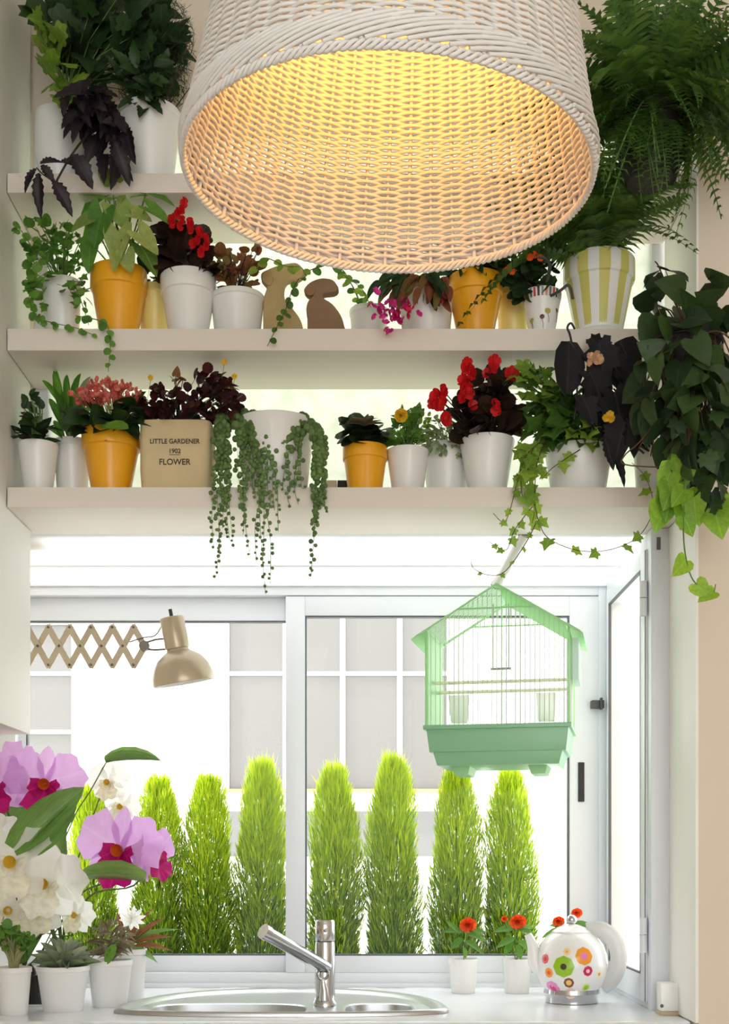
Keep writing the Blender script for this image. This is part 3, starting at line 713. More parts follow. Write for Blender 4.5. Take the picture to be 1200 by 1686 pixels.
# ------------------------------------------------------------------ teapot and small things on the worktop
TY = 2.93; K = TY / F
tb = at(941, 1640, TY); tb.z = CT
tea = thing('teapot', 'round white teapot printed with bright flowers, chrome base, at the right end of the worktop', 'teapot', tb)
tw_m = mat('teapot_enamel', (240, 238, 236), .12, var=.02)
PR = [(44, 22), (52, 30), (57, 46), (59, 62), (57, 80), (51, 96), (42, 108), (32, 115)]
prof = [(r_ * K, z_ * K) for r_, z_ in PR]
def tr(z):
    for (ra, za), (rb, zb_) in zip(prof, prof[1:]):
        if za <= z <= zb_: return ra + (rb - ra) * (z - za) / (zb_ - za)
    return prof[0][0] if z < prof[0][1] else prof[-1][0]
m = MB(); m.lathe([(40 * K, 14 * K)] + prof, 48, cap0=True); m.build('body', tw_m, tea)
m = MB(); m.lathe([(40 * K, 0), (43 * K, 1 * K), (43 * K, 12 * K), (46 * K, 16 * K), (45 * K, 23 * K), (42 * K, 24 * K)], 48, cap0=True); m.build('base_ring', chrome_m, tea)
m = MB(); m.lathe([(33 * K, 114 * K), (33 * K, 117 * K), (24 * K, 123 * K), (10 * K, 128 * K), (5 * K, 129 * K)], 40); lid = m.build('lid', tw_m, tea)
m = MB(); m.ball((0, 0, 136 * K), 8.5 * K, 20, 12); m.tube([(0, 0, 127 * K), (0, 0, 131 * K)], 4 * K, 10); m.build('knob', chrome_m, lid)
m = MB(); m.tube(smooth_path([(-46 * K, 0, 52 * K), (-60 * K, 0, 66 * K), (-64 * K, 0, 92 * K), (-72 * K, 0, 112 * K)], 5), [15 * K * (1 - .6 * i / 15) for i in range(16)], 16); m.build('spout', tw_m, tea)
m = MB(); m.tube(smooth_path([(24 * K, -.012, 118 * K), (46 * K, -.02, 120 * K), (66 * K, -.024, 104 * K), (74 * K, -.026, 74 * K), (66 * K, -.022, 44 * K), (48 * K, -.012, 26 * K)], 6), 7 * K, 14, flat=2.0); m.build('handle', mat('handle_white', (232, 232, 230), .15, trans=.3), tea)
FLW = [(919, 1577, 17, (150, 196, 40), (70, 60, 40), .3), (952, 1560, 14, (246, 160, 40), (240, 130, 190), .42), (958, 1584, 8, (206, 50, 90), (245, 200, 210), .4), (928, 1603, 8, (140, 80, 60), (240, 200, 110), .55),
       (906, 1614, 12, (240, 150, 205), (226, 60, 140), .45), (898, 1588, 8, (246, 160, 60), (230, 90, 40), .45), (956, 1611, 7, (214, 232, 150), (150, 200, 40), .6), (932, 1621, 9, (250, 214, 190), (240, 170, 130), .4), (925, 1553, 6, (250, 216, 160), (240, 180, 90), .4), (978, 1590, 6, (244, 240, 190), (240, 150, 110), .5), (893, 1566, 8, (230, 110, 110), (200, 60, 60), .5)]
for px, py, rp, c1, c2, f_ in FLW:
    zc_ = (1640 - py) * K; rr = tr(zc_); th = math.asin(max(-.95, min(.95, (px - 941) * K / rr)))
    m = MB(); ns = 24; vs, fs, mi = [], [], []
    for j, (q, off) in enumerate(((0, .0006), (f_, .0006), (f_, .0006), (.72, .0006), (1, .0005))):
        for i in range(ns):
            a = 2 * PI * i / ns; u = rp * K * q * math.cos(a) * (1 + (.045 * math.cos(8 * a) if q > .9 else 0)); v = rp * K * q * math.sin(a) * (1 + (.045 * math.cos(8 * a) if q > .9 else 0))
            z_ = zc_ + v; r_ = tr(z_) + off; t_ = th + u / rr
            vs.append(Vector((r_ * math.sin(t_), -r_ * math.cos(t_), z_)))
    for j, mm in ((0, 1), (2, 0), (3, 0)):
        for i in range(ns):
            i2 = (i + 1) % ns; m.add([], [])
            fs.append((j * ns + i, j * ns + i2, (j + 1) * ns + i2, (j + 1) * ns + i)); mi.append(mm)
    m.v, m.f, m.mi = vs, fs, mi
    m.build('printed_flower', [mat('print_%d_%d_%d' % c1, c1, .2, var=.02), mat('print_%d_%d_%d' % c2, c2, .2, var=.02)], tea)
bk = at(52, 1655, 2.86); bk.z = CT
blk = thing('ribbed_holder', 'small black ribbed holder between the two frontmost white pots', 'holder', bk)
m = MB(); taper(m, .031, .02, .004, .018, .012, .07); m.build('body', black_m, blk, bevel=.003)
m = MB()
for i in range(5): x = -.02 + .01 * i; m.tube([(x, -.0205, .008), (x * .6, -.0135, .066)], .0018, 6)
m.build('ribs', black_m, blk)
m = MB(); m.tube([(.004, 0, .068), (.002, 0, .082), (-.003, 0, .092)], [.008, .006, .003], 10); m.build('tip', black_m, blk)
m = MB(); m.box(-.036, .036, -.024, .022, 0, .005); m.build('base_plate', plas_m, blk, bevel=.001)
cb = at(1106, 1655, 2.70); cb.z = CT
blc = thing('corner_block', 'small white block on a tan pad at the right end of the worktop', 'block', cb)
m = MB(); m.box(-.028, .009, -.02, .02, .008, .068); m.build('body', white_m, blc, bevel=.003)
m = MB(); m.box(-.03, .009, -.025, .022, 0, .008); m.build('pad', mat('tan_pad', (196, 180, 150), .8), blc, bevel=.001)
m = MB(); m.ball((-.026, -.021, .02), .004, 10, 6); m.build('knob', gasket_m, blc)

# ------------------------------------------------------------------ cypresses outside
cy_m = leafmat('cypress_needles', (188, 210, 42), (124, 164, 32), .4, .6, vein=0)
bark_m = mat('bark', (96, 72, 50), .85, var=.2, bump=.5)
terr_m = mat('planter_grey', (214, 212, 206), .6)
TYC = 3.58; TZ = CT - .16
cy_young_lit = leafmat('cypress_young_lit', (222, 234, 56), (192, 216, 46), .45, .6, vein=0); cy_inner_shade = leafmat('cypress_inner_shade', (96, 134, 34), (64, 104, 28), .3, .7, vein=0)
def cypress_mesh(seed):
    q = random.Random(seed); mb = MB()
    H, Rm = .60, .071
    def prof(t): return Rm * (min(1, (t / .10) ** .6) * (1 - .12 * (1 - t) ** 2) if t < .35 else 1.0 - .12 * ((t - .35) / .35) if t < .7 else .88 * max(0, 1 - ((t - .7) / .38) ** 2.0))
    sv, sf = SH['blade']
    for i in range(13000):
        t = q.random() ** 1.25; a = q.random() * 2 * PI; k_ = q.random() ** .36; rr = prof(t) * k_ * (1 + .16 * math.sin(a * 3 + t * 9) + .08 * math.sin(a * 7 - t * 21))
        p = Vector((rr * math.cos(a), rr * math.sin(a), t * H))
        o = Vector((math.cos(a), math.sin(a), 0))
        d = o * (.22 + .5 * (1 - t)) * q.uniform(.3, 1.4) + Vector((q.uniform(-.3, .3), q.uniform(-.3, .3), 1.0))
        L = q.uniform(.018, .042); M = leaf_matrix(p, d, o + Vector((q.uniform(-.9, .9), q.uniform(-.9, .9), .3)), L, L * (1.15 - .4 * t))
        e = t * .75 + k_ * .35 + q.uniform(-.3, .3)                    # yellower young shoots; sun painted in at top and surface, shade inside and low
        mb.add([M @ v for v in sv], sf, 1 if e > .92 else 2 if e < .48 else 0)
    for i in range(420):                                            # longer feathery shoots
        t = q.random() ** .6; a = q.random() * 2 * PI; rr = prof(min(t, .95)) * q.uniform(.6, .95)
        p = Vector((rr * math.cos(a), rr * math.sin(a), t * H * .985)); o = Vector((math.cos(a), math.sin(a), 0))
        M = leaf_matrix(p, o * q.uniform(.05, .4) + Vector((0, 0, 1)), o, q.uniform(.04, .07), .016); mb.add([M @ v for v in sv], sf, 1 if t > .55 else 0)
    return mb.mesh('foliage', [cy_m, cy_young_lit, cy_inner_shade], smooth=False)
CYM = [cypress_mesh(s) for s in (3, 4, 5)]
trk = MB(); trk.tube([(0, 0, -.02), (.002, 0, .2), (0, .002, .5)], [.008, .006, .002], 8); trk = trk.mesh('trunk', bark_m)
ptm = MB(); ptm.lathe([(.05, 0), (.058, .1), (.062, .1), (.062, .118), (.056, .118), (.054, .1)], 24, cap0=True); ptm = ptm.mesh('pot', terr_m)
slm = MB(); slm.lathe([(.001, .104), (.054, .104)], 16); slm = slm.mesh('soil', soil_m)
CYT = [(152, 1300, 'leftmost of the eight slim green cypresses outside the window, behind the orchids'), (262, 1284, 'slim green cypress outside the left sash, second from the left, partly behind the lilac orchid'),
       (342, 1282, 'slim green cypress outside the left sash, third from the left, its whole crown in view'), (431, 1258, 'tall slim green cypress outside the left sash, next to the middle window stile'),
       (551, 1266, 'slim green cypress outside the right sash, directly behind the mixer tap'), (646, 1238, 'tallest slim green cypress outside the right sash, with a spiky leader, sixth from the left'),
       (752, 1270, 'slim green cypress outside the right sash, below the left half of the birdcage tray'), (840, 1274, 'rightmost of the eight slim green cypresses outside the window, below the birdcage')]
for i, (px, py, lab) in enumerate(CYT):
    t = thing('cypress', lab, 'cypress', Vector((Xp(px, TYC), TYC, TZ)), 'row of cypresses on the outer sill', rz=i * 1.3)
    zb = .112; H = Zp(py, TYC) - TZ - zb
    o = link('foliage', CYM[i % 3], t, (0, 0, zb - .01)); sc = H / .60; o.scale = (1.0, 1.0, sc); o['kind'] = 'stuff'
    if i == 5: o.scale = (1.02, 1.02, sc * .97)
    link('trunk', trk, t, (0, 0, .104)); link('pot', ptm, t); link('soil', slm, t)

# ------------------------------------------------------------------ leaf colours
def LM(n, a, b, tr=.35, **k): return leafmat(n, a, b, tr, **k)
l_ivy = LM('leaf_ivy', (96, 136, 52), (62, 98, 40), .4); l_ivyl = LM('leaf_ivy_light', (160, 186, 74), (112, 150, 52), .45)
l_dark = LM('leaf_dark_green', (52, 78, 36), (34, 56, 30), .2); l_fern = LM('leaf_fern', (112, 144, 60), (62, 98, 42), .4)
l_purp = LM('leaf_purple', (34, 18, 28), (22, 12, 20), .1); l_syn = LM('leaf_syngonium', (184, 196, 112), (98, 134, 60), .4, vein=.6)
l_black = LM('leaf_blackish', (24, 22, 24), (14, 14, 15), .04, rough=.7); l_phil = LM('leaf_philodendron', (66, 92, 42), (26, 44, 26), .25)
l_phill = LM('leaf_new_green', (160, 196, 62), (118, 164, 46), .45); l_red = LM('leaf_dark_red', (84, 34, 34), (50, 24, 26), .25)
l_begl = LM('leaf_bronze', (70, 44, 34), (44, 36, 26), .2); l_mix = LM('leaf_bronze_green', (126, 120, 60), (140, 76, 54), .4)
l_pale = LM('leaf_variegated', (196, 206, 160), (120, 140, 100), .3); l_grn = LM('leaf_fresh_green', (120, 168, 66), (76, 122, 46), .4)
l_orc = LM('leaf_orchid', (132, 168, 88), (104, 146, 74), .3, rough=.4); l_pearl = LM('bead_green', (118, 146, 80), (82, 112, 58), .2)
l_succ = LM('leaf_succulent', (172, 180, 156), (120, 134, 106), .15); l_brn = LM('leaf_mottled', (150, 140, 110), (96, 84, 60), .2)
p_red = LM('petal_red', (232, 44, 44), (206, 24, 34), .35); p_pink = LM('petal_salmon', (232, 140, 120), (214, 104, 98), .35)
p_mag = LM('petal_magenta', (232, 70, 168), (206, 40, 130), .4); p_crim = LM('petal_crimson', (222, 40, 90), (200, 34, 80), .4); p_yel = LM('petal_yellow', (246, 206, 60), (236, 180, 40), .35)
p_oran = LM('petal_orange', (244, 104, 44), (232, 76, 30), .3); p_peach = LM('petal_peach', (240, 200, 160), (232, 180, 140), .4)
p_lil = LM('petal_lilac', (238, 194, 244), (230, 180, 240), .5, vein=.15); p_white = LM('petal_white', (252, 252, 248), (248, 248, 242), .5, vein=0)

# ------------------------------------------------------------------ topmost shelf
zs = SHELF[0]
t, o = pot('potted_geranium', 'bushy green geranium in a white pot at the left end of the topmost shelf', 57, 136, 192, 2.69, zs, 'belly', white_m, .6)
bush(t, 'leaf', ['geranium', 'grape'], l_dark, [(190, 60, 100, 75), (120, 40, 65, 60), (245, 70, 60, 70)], 150, (40, 62), 2.66, at(110, 170, 2.68), dY=.1, joined=False, stem=stem_g, stem_every=3, droop=.1, up=.4, camw=.8)
bush(t, 'leaf', ['geranium', 'grape'], l_ivyl, [(100, 130, 32, 45), (80, 60, 25, 40)], 22, (34, 48), 2.6, at(110, 170, 2.68), dY=.04, stem=stem_g, stem_every=2)
t, o = pot('rosemary_plant', 'feathery dark green herb in the wide white pot beside the wicker lamp, topmost shelf', 195, 298, 188, 2.68, zs, 'lip', white_m, .72)
bush(t, 'foliage', 'needle', l_dark, [(250, 110, 62, 85), (275, 60, 45, 60)], 2600, (14, 24), 2.66, o, dY=.07, joined=True, rnd=.9, out=.5, wid=1.3)
for k in range(26):
    a = Vector(o); b = at(R.uniform(195, 320), R.uniform(5, 165), 2.66 + R.uniform(-.06, .06)); tube = MB(); tube.tube([a, a.lerp(b, .5) + rv() * .01, b], [.0022, .0016, .0008], 5); tube.build('stem', stem_b, t, org=t.location)
bush(t, 'leaf', 'jag', l_dark, [(235, 130, 50, 45)], 40, (30, 48), 2.6, o, dY=.04, up=.3)
t, o = pot('purple_velvet_plant', 'dark purple saw-edged leaves hanging over the front of the topmost shelf, left', 128, 196, 215, 2.72, zs, 'smooth', white_m, .7)
o2 = at(165, 210, 2.64)
bush(t, 'leaf', 'jag', l_purp, [(150, 190, 55, 30), (180, 235, 34, 45), (140, 165, 45, 20)], 50, (38, 70), 2.56, o2, dY=.03, stem=stem_d, stem_every=2, droop=.8, up=.3, wid=.85, srad=.0015)
MB().tube(smooth_path([o2, at(150, 215, 2.57), at(118, 255, 2.53), at(92, 300, 2.52)]), .0022, 6).build('branch', stem_d, t, org=t.location)
for a, b, w_ in (((60, 278), (35, 310), 16), ((64, 285), (62, 350), 22), ((88, 298), (118, 346), 26), ((68, 272), (90, 296), 18), ((66, 270), (100, 258), 16), ((120, 255), (152, 300), 34), ((190, 235), (212, 295), 30), ((100, 266), (132, 268), 16)):
    leaf_px('leaf', 'jag', l_purp, t, a, b, w_ * 1.9, 2.52)
MB().tube(smooth_path([at(92, 300, 2.52), at(72, 288, 2.52), at(60, 276, 2.52)]), .0014, 5).build('branch', stem_d, t, org=t.location)

# hanging fern, upper right
fz = at(1072, 300, 2.40)
t = thing('hanging_fern', 'large dark fern hanging in a black basket at the upper right, beside the lamp', 'hanging plant', fz)
rB = 64 * 2.40 / F; hB = 108 * 2.40 / F
m = MB(); m.lathe([(rB * .62, 0), (rB * .8, hB * .3), (rB * .95, hB * .75), (rB, hB * .96), (rB, hB), (rB * .95, hB), (rB * .9, hB * .9)], 28, cap0=True); m.build('basket', darkpot_m, t)
m = MB(); m.lathe([(.001, hB * .92), (rB * .92, hB * .92)], 20); m.build('soil', soil_m, t)
for k in range(3):
    a = 2 * PI * k / 3 + .4; m = MB(); m.tube([(rB * .98 * math.cos(a), rB * .98 * math.sin(a), hB * .97), (.004 * math.cos(a), .004 * math.sin(a), hB + .42)], .0014, 5); m.build('hanger', black_m, t)
m = MB(); m.tube([(0, 0, hB + .415), (0, 0, CEIL - fz.z)], .0018, 6); m.build('wire', black_m, t)
def fern(t, o, n, L, m, el=(-.2, 1.3), az=(PI, 2 * PI), nm='frond', mg=.015):
    for i in range(n):
        a = R.uniform(*az); e = R.uniform(*el); d = Vector((math.cos(a) * math.cos(e), math.sin(a) * math.cos(e) * .75, math.sin(e)))
        nr = Vector((-math.cos(a) * math.sin(e), -math.sin(a) * math.sin(e), math.cos(e))) + rv() * .35
        tip = Vector(o) + d * L[1]
        if tip.y > YN - .03 or (tip.y > YF - mg and tip.x > XR - .02 - mg): continue
        leaf(nm, 'frond%d' % (1 if e > .7 else R.randrange(3)), m, t, Vector(o) + d * .012 + Vector((d.x, d.y, 0)) * .03, d, nr, R.uniform(*L), None)
fern(t, fz + Vector((0, 0, hB)), 150, (.16, .27), l_fern, el=(-.3, 1.4), az=(.7 * PI, 2.3 * PI))
fern(t, fz + Vector((0, -.02, hB * .9)), 64, (.12, .2), l_fern, el=(-1.0, .1))

# ------------------------------------------------------------------ middle shelf
zs = SHELF[1]
t, o = pot('trailing_ivy', 'small leaved green ivy in a white pot at the left end of the middle shelf', 70, 134, 466, 2.69, zs, 'smooth', white_m, .85)
bush(t, 'leaf', ['round', 'ivy'], l_grn, [(85, 425, 55, 40), (60, 390, 35, 28), (115, 405, 35, 40), (60, 490, 18, 40), (125, 480, 22, 35)], 170, (11, 20), 2.65, o, dY=.06, stem=stem_g, stem_every=4, droop=.4)
for pts in ([(75, 455, 2.62), (52, 480, 2.6), (60, 520, 2.6), (90, 532, 2.59), (125, 540, 2.59), (155, 552, 2.59)], [(70, 440, 2.62), (48, 400, 2.62), (30, 375, 2.62), (22, 385, 2.6)], [(120, 460, 2.62), (135, 500, 2.6), (146, 535, 2.59)], [(125, 520, 2.6), (170, 530, 2.588), (180, 548, 2.585), (181, 580, 2.585), (178, 612, 2.585)], [(60, 450, 2.62), (48, 490, 2.6), (66, 535, 2.59)]):
    vine(t, pts, 'round', l_grn, (12, 18), 9, stem_g)
t, o = pot('syngonium', 'pale green arrowhead plant with large leaves in a yellow-orange pot, middle shelf left', 149, 242, 448, 2.68, zs, 'classic', yel_m, .62)
SYN = [((172, 322), (118, 304), 44), ((178, 315), (124, 345), 50), ((190, 330), (206, 300), 36), ((188, 336), (212, 372), 52), ((150, 360), (112, 372), 44), ((165, 375), (132, 420), 50), ((195, 375), (190, 428), 50), ((215, 350), (250, 355), 44), ((200, 395), (180, 440), 40), ((240, 318), (288, 326), 26), ((240, 320), (212, 318), 24), ((240, 340), (284, 360), 30), ((225, 380), (262, 410), 42), ((170, 345), (150, 400), 46), ((185, 300), (165, 268), 40), ((228, 400), (262, 445), 42), ((150, 400), (140, 445), 36), ((205, 415), (215, 445), 34)]
st = MB()
for i, (a, b, w_) in enumerate(SYN):
    Yl = 2.58 + .05 * R.random(); leaf_px('leaf', 'arrow', l_syn if i > 1 and i not in (5, 9, 10, 11, 13, 16) else l_grn, t, a, b, w_ * 1.15, Yl, (R.uniform(-.3, .3), -.8, .6)); p = at(*a, Yl)
    st.tube([o + rv() * .01, o.lerp(p, .5) + Vector((0, .01, .01)), p], [.002, .0017, .0012], 5, cap=False)
st.build('stems', stem_g, t, org=t.location)
t, o = pot('small_leafy_plant', 'pale yellow pot with dark foliage, tucked behind between the orange pot and the red flowers', 226, 284, 476, 2.735, zs, 'lip', paleyel_m, .72)
bush(t, 'leaf', 'ovate', l_dark, [(255, 455, 30, 25), (250, 430, 25, 25)], 34, (18, 28), 2.73, o, dY=.03)
t, o = pot('red_begonia', 'red flowered begonia in a white collared pot, middle shelf, at the lamp lower left edge', 264, 356, 458, 2.675, zs, 'classic', white_m, .66)
bush(t, 'leaf', 'round', l_begl, [(300, 420, 52, 42), (320, 450, 38, 18), (285, 395, 35, 25)], 90, (24, 38), 2.66, o, dY=.05, stem=stem_d, stem_every=3)
for x, y in ((300, 345), (303, 362), (312, 368), (296, 352), (318, 380), (330, 382), (338, 392), (343, 405), (325, 395), (298, 372), (285, 362), (280, 368), (335, 415), (308, 335), (322, 402)):
    leaf('flower', 'flower4', p_red, t, at(x, y, 2.6), (R.uniform(-.4, .4), -.4, .8), (R.uniform(-.5, .5), -1, .2), R.uniform(18, 26) * 2.6 / F)
t, o = pot('polka_dot_plant', 'white lipped pot with small bronze and green leaves, left of the dog figurines', 346, 436, 490, 2.69, zs, 'lip', white_m, .8)
bush(t, 'leaf', ['ovate', 'round'], l_mix, [(388, 455, 40, 32), (415, 432, 22, 22), (372, 435, 20, 25)], 95, (13, 24), 2.67, o, dY=.05, stem=stem_d, stem_every=2)
vine(t, [(420, 450, 2.6), (435, 425, 2.6), (470, 438, 2.59), (495, 440, 2.59), (505, 455, 2.59)], 'round', l_ivyl, (14, 20), 11, stem_g)

stone1 = mat('dog_tan', (196, 170, 120), .8, var=.08, scale=60, bump=.2); stone2 = mat('dog_brown', (150, 118, 88), .8, var=.12, scale=60, bump=.2)
def figurine(label, mt, pts, Y, th, ear):
    P_ = [at(x, y, Y) for x, y in pts]; b = Vector((sum(p.x for p in P_) / len(P_), Y, zs))
    t = thing('dog_figurine', label, 'figurine', b, 'sitting dog figurines')
    Q = smooth_path([Vector((p.x - b.x, 0, max(p.z - b.z, 0))) for p in P_ + [P_[0]]], 3)[:-1]
    m = MB(); n = len(Q); c = sum(Q, Vector()) / n
    vs = []
    for yy, k in ((-th, .93), (-th * .75, .985), (th * .75, .985), (th, .93)): vs += [Vector(((q.x - c.x) * k + c.x, yy, max(0, (q.z - c.z) * k + c.z))) for q in Q]
    fs = [tuple(range(n)), tuple(reversed(range(3 * n, 4 * n)))] + [(j * n + i, (j + 1) * n + i, (j + 1) * n + (i + 1) % n, j * n + (i + 1) % n) for j in range(3) for i in range(n)]
    m.add(vs, fs); m.build('body', mt, t, angle=50)
    E = smooth_path([at(x, y, Y) - b for x, y in ear + [ear[0]]], 3)[:-1]; n = len(E)
    m = MB(); m.add([Vector((e.x, -th - .003, e.z)) for e in E] + [Vector((e.x, -th * .6, e.z)) for e in E], [tuple(range(n))] + [(i, n + i, n + (i + 1) % n, (i + 1) % n) for i in range(n)]); m.build('ear', mt, t)
    return t
figurine('larger, tan one of the two sitting dog figurines on the middle shelf', stone1,
         [(434, 566), (433, 520), (434, 495), (440, 475), (436, 470), (430, 462), (431, 452), (442, 446), (458, 440), (476, 436), (490, 436), (500, 446), (501, 455), (490, 462), (474, 464), (468, 476), (470, 498), (484, 515), (496, 532), (500, 550), (500, 566)], 2.69, .011, [(438, 452), (446, 450), (450, 462), (446, 474), (438, 472), (432, 463)])
figurine('smaller, brown one of the two sitting dog figurines on the middle shelf', stone2,
         [(506, 566), (506, 530), (504, 512), (508, 498), (516, 490), (506, 488), (501, 482), (504, 474), (514, 466), (530, 461), (546, 463), (553, 469), (558, 479), (550, 484), (534, 486), (532, 494), (548, 505), (561, 522), (567, 540), (567, 566)], 2.66, .012, [(505, 476), (514, 471), (520, 478), (516, 490), (506, 490), (501, 483)])

t, o = pot('white_planter_vine', 'small white pot with a leafy sprig draped over the tan dog figurine, middle shelf', 575, 640, 512, 2.745, zs, 'lip', white_m, .8)
vine(t, [(600, 515, 2.745), (580, 470, 2.74), (560, 450, 2.73), (595, 475, 2.7), (610, 505, 2.66)], 'round', l_ivyl, (12, 17), 10, stem_g)
vine(t, [(600, 515, 2.745), (560, 440, 2.74), (510, 445, 2.72), (485, 470, 2.665), (470, 510, 2.64), (455, 540, 2.59), (440, 570, 2.585)], 'round', l_ivy, (13, 20), 12, stem_b)
t, o = pot('christmas_cactus', 'white pot with a flowering cactus, magenta blooms hanging over its front, under the lamp', 655, 748, 482, 2.68, zs, 'lip', white_m, .82)
seg = MB()
for k in range(26):
    a = R.uniform(600, 745); b0 = o + Vector((R.uniform(-.03, .03), R.uniform(-.03, .01), 0)); e = at(a, R.uniform(480, 512), 2.6 + R.uniform(-.03, .03)); mid = b0.lerp(e, .5) + Vector((0, -.01, .04))
    Pp = smooth_path([b0, mid, e], 4)
    for i in range(0, len(Pp) - 1, 2):
        q = Pp[min(i + 2, len(Pp) - 1)]; leaf('leaf', 'strap', l_mix if k % 3 else l_dark, t, Pp[i], q - Pp[i], Vector((0, -1, .3)) + rv() * .5, (q - Pp[i]).length * 1.05, .008)
for x, y, c in [(R.gauss(632, 14), R.gauss(505, 10), p_mag) for _ in range(16)] + [(R.gauss(640, 16), R.gauss(528, 9), p_mag) for _ in range(14)] + [(R.gauss(668, 12), R.gauss(512, 10), p_crim) for _ in range(14)] + [(729, 488, p_crim), (730, 496, p_crim)]:
    leaf('flower', 'flower5', c, t, at(x, min(y, 548), 2.575 + R.uniform(-.01, .02)), (R.uniform(-.6, .3), -.5, -.7), rv(), R.uniform(13, 20) * 2.58 / F)
t, o = pot('orange_pot_plant', 'dark leaved plant in an orange collared pot under the right edge of the lamp', 737, 828, 460, 2.68, zs, 'classic', yel_m, .6)
bush(t, 'leaf', 'strap', l_dark, [(780, 450, 48, 16), (800, 440, 40, 20)], 46, (26, 44), 2.66, o, dY=.05, wid=.22, up=.8)
t, o = pot('pale_yellow_pot_plant', 'pale yellow pot with a clump of dark leaves, behind between orange pot and striped-rim pot', 816, 872, 482, 2.74, zs, 'lip', paleyel_m, .75)
bush(t, 'leaf', 'ovate', l_dark, [(850, 470, 32, 20), (850, 450, 28, 25)], 40, (18, 28), 2.73, o, dY=.02)
t, o = pot('kalanchoe_in_painted_pot', 'dark plant with orange buds in a white pot painted with flowers and a striped rim', 860, 924, 484, 2.66, zs, 'smooth', white_m, .62)
bush(t, 'leaf', 'round', l_dark, [(868, 468, 40, 22), (850, 450, 24, 22), (890, 450, 25, 25)], 70, (18, 28), 2.64, o, dY=.04, stem=stem_d, stem_every=3)
for x, y in ((838, 441), (842, 447), (834, 446), (880, 420), (872, 424), (888, 425)): leaf('flower', 'flower5', p_oran, t, at(x, y, 2.6), (0, -.3, 1), (R.uniform(-.3, .3), -1, .3), 14 * 2.6 / F)
hK = Zp(484, 2.66) - zs; rK = 32 * 2.66 / F
for k in range(30):                                                          # the striped band under the rim
    a = 2 * PI * k / 30; m = MB(); cs_ = [(214, 70, 60), (60, 60, 64), (150, 150, 150), (230, 150, 110), (120, 120, 124)][k % 5]
    dz0, dz1 = hK * .80, hK * .985
    def rk(z): return rK * (.62 + (.96 - .62) * (z / hK - .02) / .84) * 1.012 if z < hK * .86 else rK * (.96 + .04 * min(1, (z / hK - .86) / .11)) * 1.012
    m.add([(rk(z) * math.cos(a + d), rk(z) * math.sin(a + d), z) for z in (dz0, hK * .86, hK * .92, dz1) for d in (-.06, .06)], [(0, 1, 3, 2), (2, 3, 5, 4), (4, 5, 7, 6)]); m.build('stripe', mat('stripe_%d' % (k % 5), cs_, .4), t)
m = MB()
def onpot(px, py): z = hK * (1 - (py - 484) / (566 - 484)); u = (px - 892) * 2.66 / F; r_ = rK * (.62 + .34 * z / hK) * 1.03 + .0005; a = u / r_; return Vector((r_ * math.sin(a), -r_ * math.cos(a), z))
for (x, y, rr_, mm) in ((889, 535, 4, 'print_stem'), (898, 525, 5, 'print_dot'), (871, 538, 4, 'print_dot'), (918, 520, 4, 'print_stem')):
    d_ = MB(); c_ = onpot(x, y); d_.lathe([(.0001, .0006), (rr_ * 2.66 / F, .0002)], 12, Matrix.Translation(c_) @ Vector((c_.x, c_.y, 0)).to_track_quat('Z', 'Y').to_matrix().to_4x4()); d_.build('painted_flower', mat(mm, (120, 70, 60) if mm == 'print_stem' else (190, 180, 90), .4), t)
    d_ = MB(); d_.tube([onpot(x, y + 3), onpot(x + 2, y + 11), onpot(x + 2, y + 19)], .0006, 4); d_.build('painted_stem', mat('print_stem', (120, 70, 60), .4), t)
m = MB(); m.tube(smooth_path([o, at(905, 440, 2.6), at(896, 425, 2.6), at(880, 422, 2.6)]), .004, 8); m.tube(smooth_path([o, at(920, 480, 2.6), at(936, 470, 2.6), at(943, 492, 2.6)]), .003, 8); m.build('grey_stalk', mat('stalk_grey', (70, 74, 72), .6), t, org=t.location)

# striped pot and its fern
YS = 2.67; cx = 986; rS = 58 * YS / F; hS = Zp(432, YS) - zs
t = thing('fern_in_striped_pot', 'fern in a white and lime striped pot at the right end of the middle shelf', 'potted plant', Vector((Xp(cx, YS), YS, zs)))
lime_m = mat('stripe_lime', (212, 206, 112), .4, var=.04)
pr_ = STY['classic'](hS, rS, .66); m = MB(); m.lathe([(rS * .72, 0), (rS * .72, hS * .06), (rS * .66, hS * .1)] + pr_[1:], 60, cap0=True); m.build('pot', [white_m], t)
for k in range(10):
    m = MB(); a0 = 2 * PI * k / 10 - .16 + .3; vs = []
    for r_, z_ in [(rS * .665, hS * .13)] + pr_[1:6]:
        for j in range(5): a = a0 + .32 * j / 4; vs.append(((r_ + .0006) * math.cos(a), (r_ + .0006) * math.sin(a), z_))
    m.add(vs, [(i * 5 + j, i * 5 + j + 1, i * 5 + j + 6, i * 5 + j + 5) for i in range(5) for j in range(4)]); m.build('stripe', lime_m, t)
m = MB(); m.lathe([(.001, hS * .88), (rS * .9, hS * .88)], 20); m.build('soil', soil_m, t)
fern(t, Vector((Xp(990, YS), YS - .01, zs + hS * .9)), 130, (.15, .28), l_fern, el=(.12, 1.35), az=(1.04 * PI, 2.0 * PI), mg=.06)

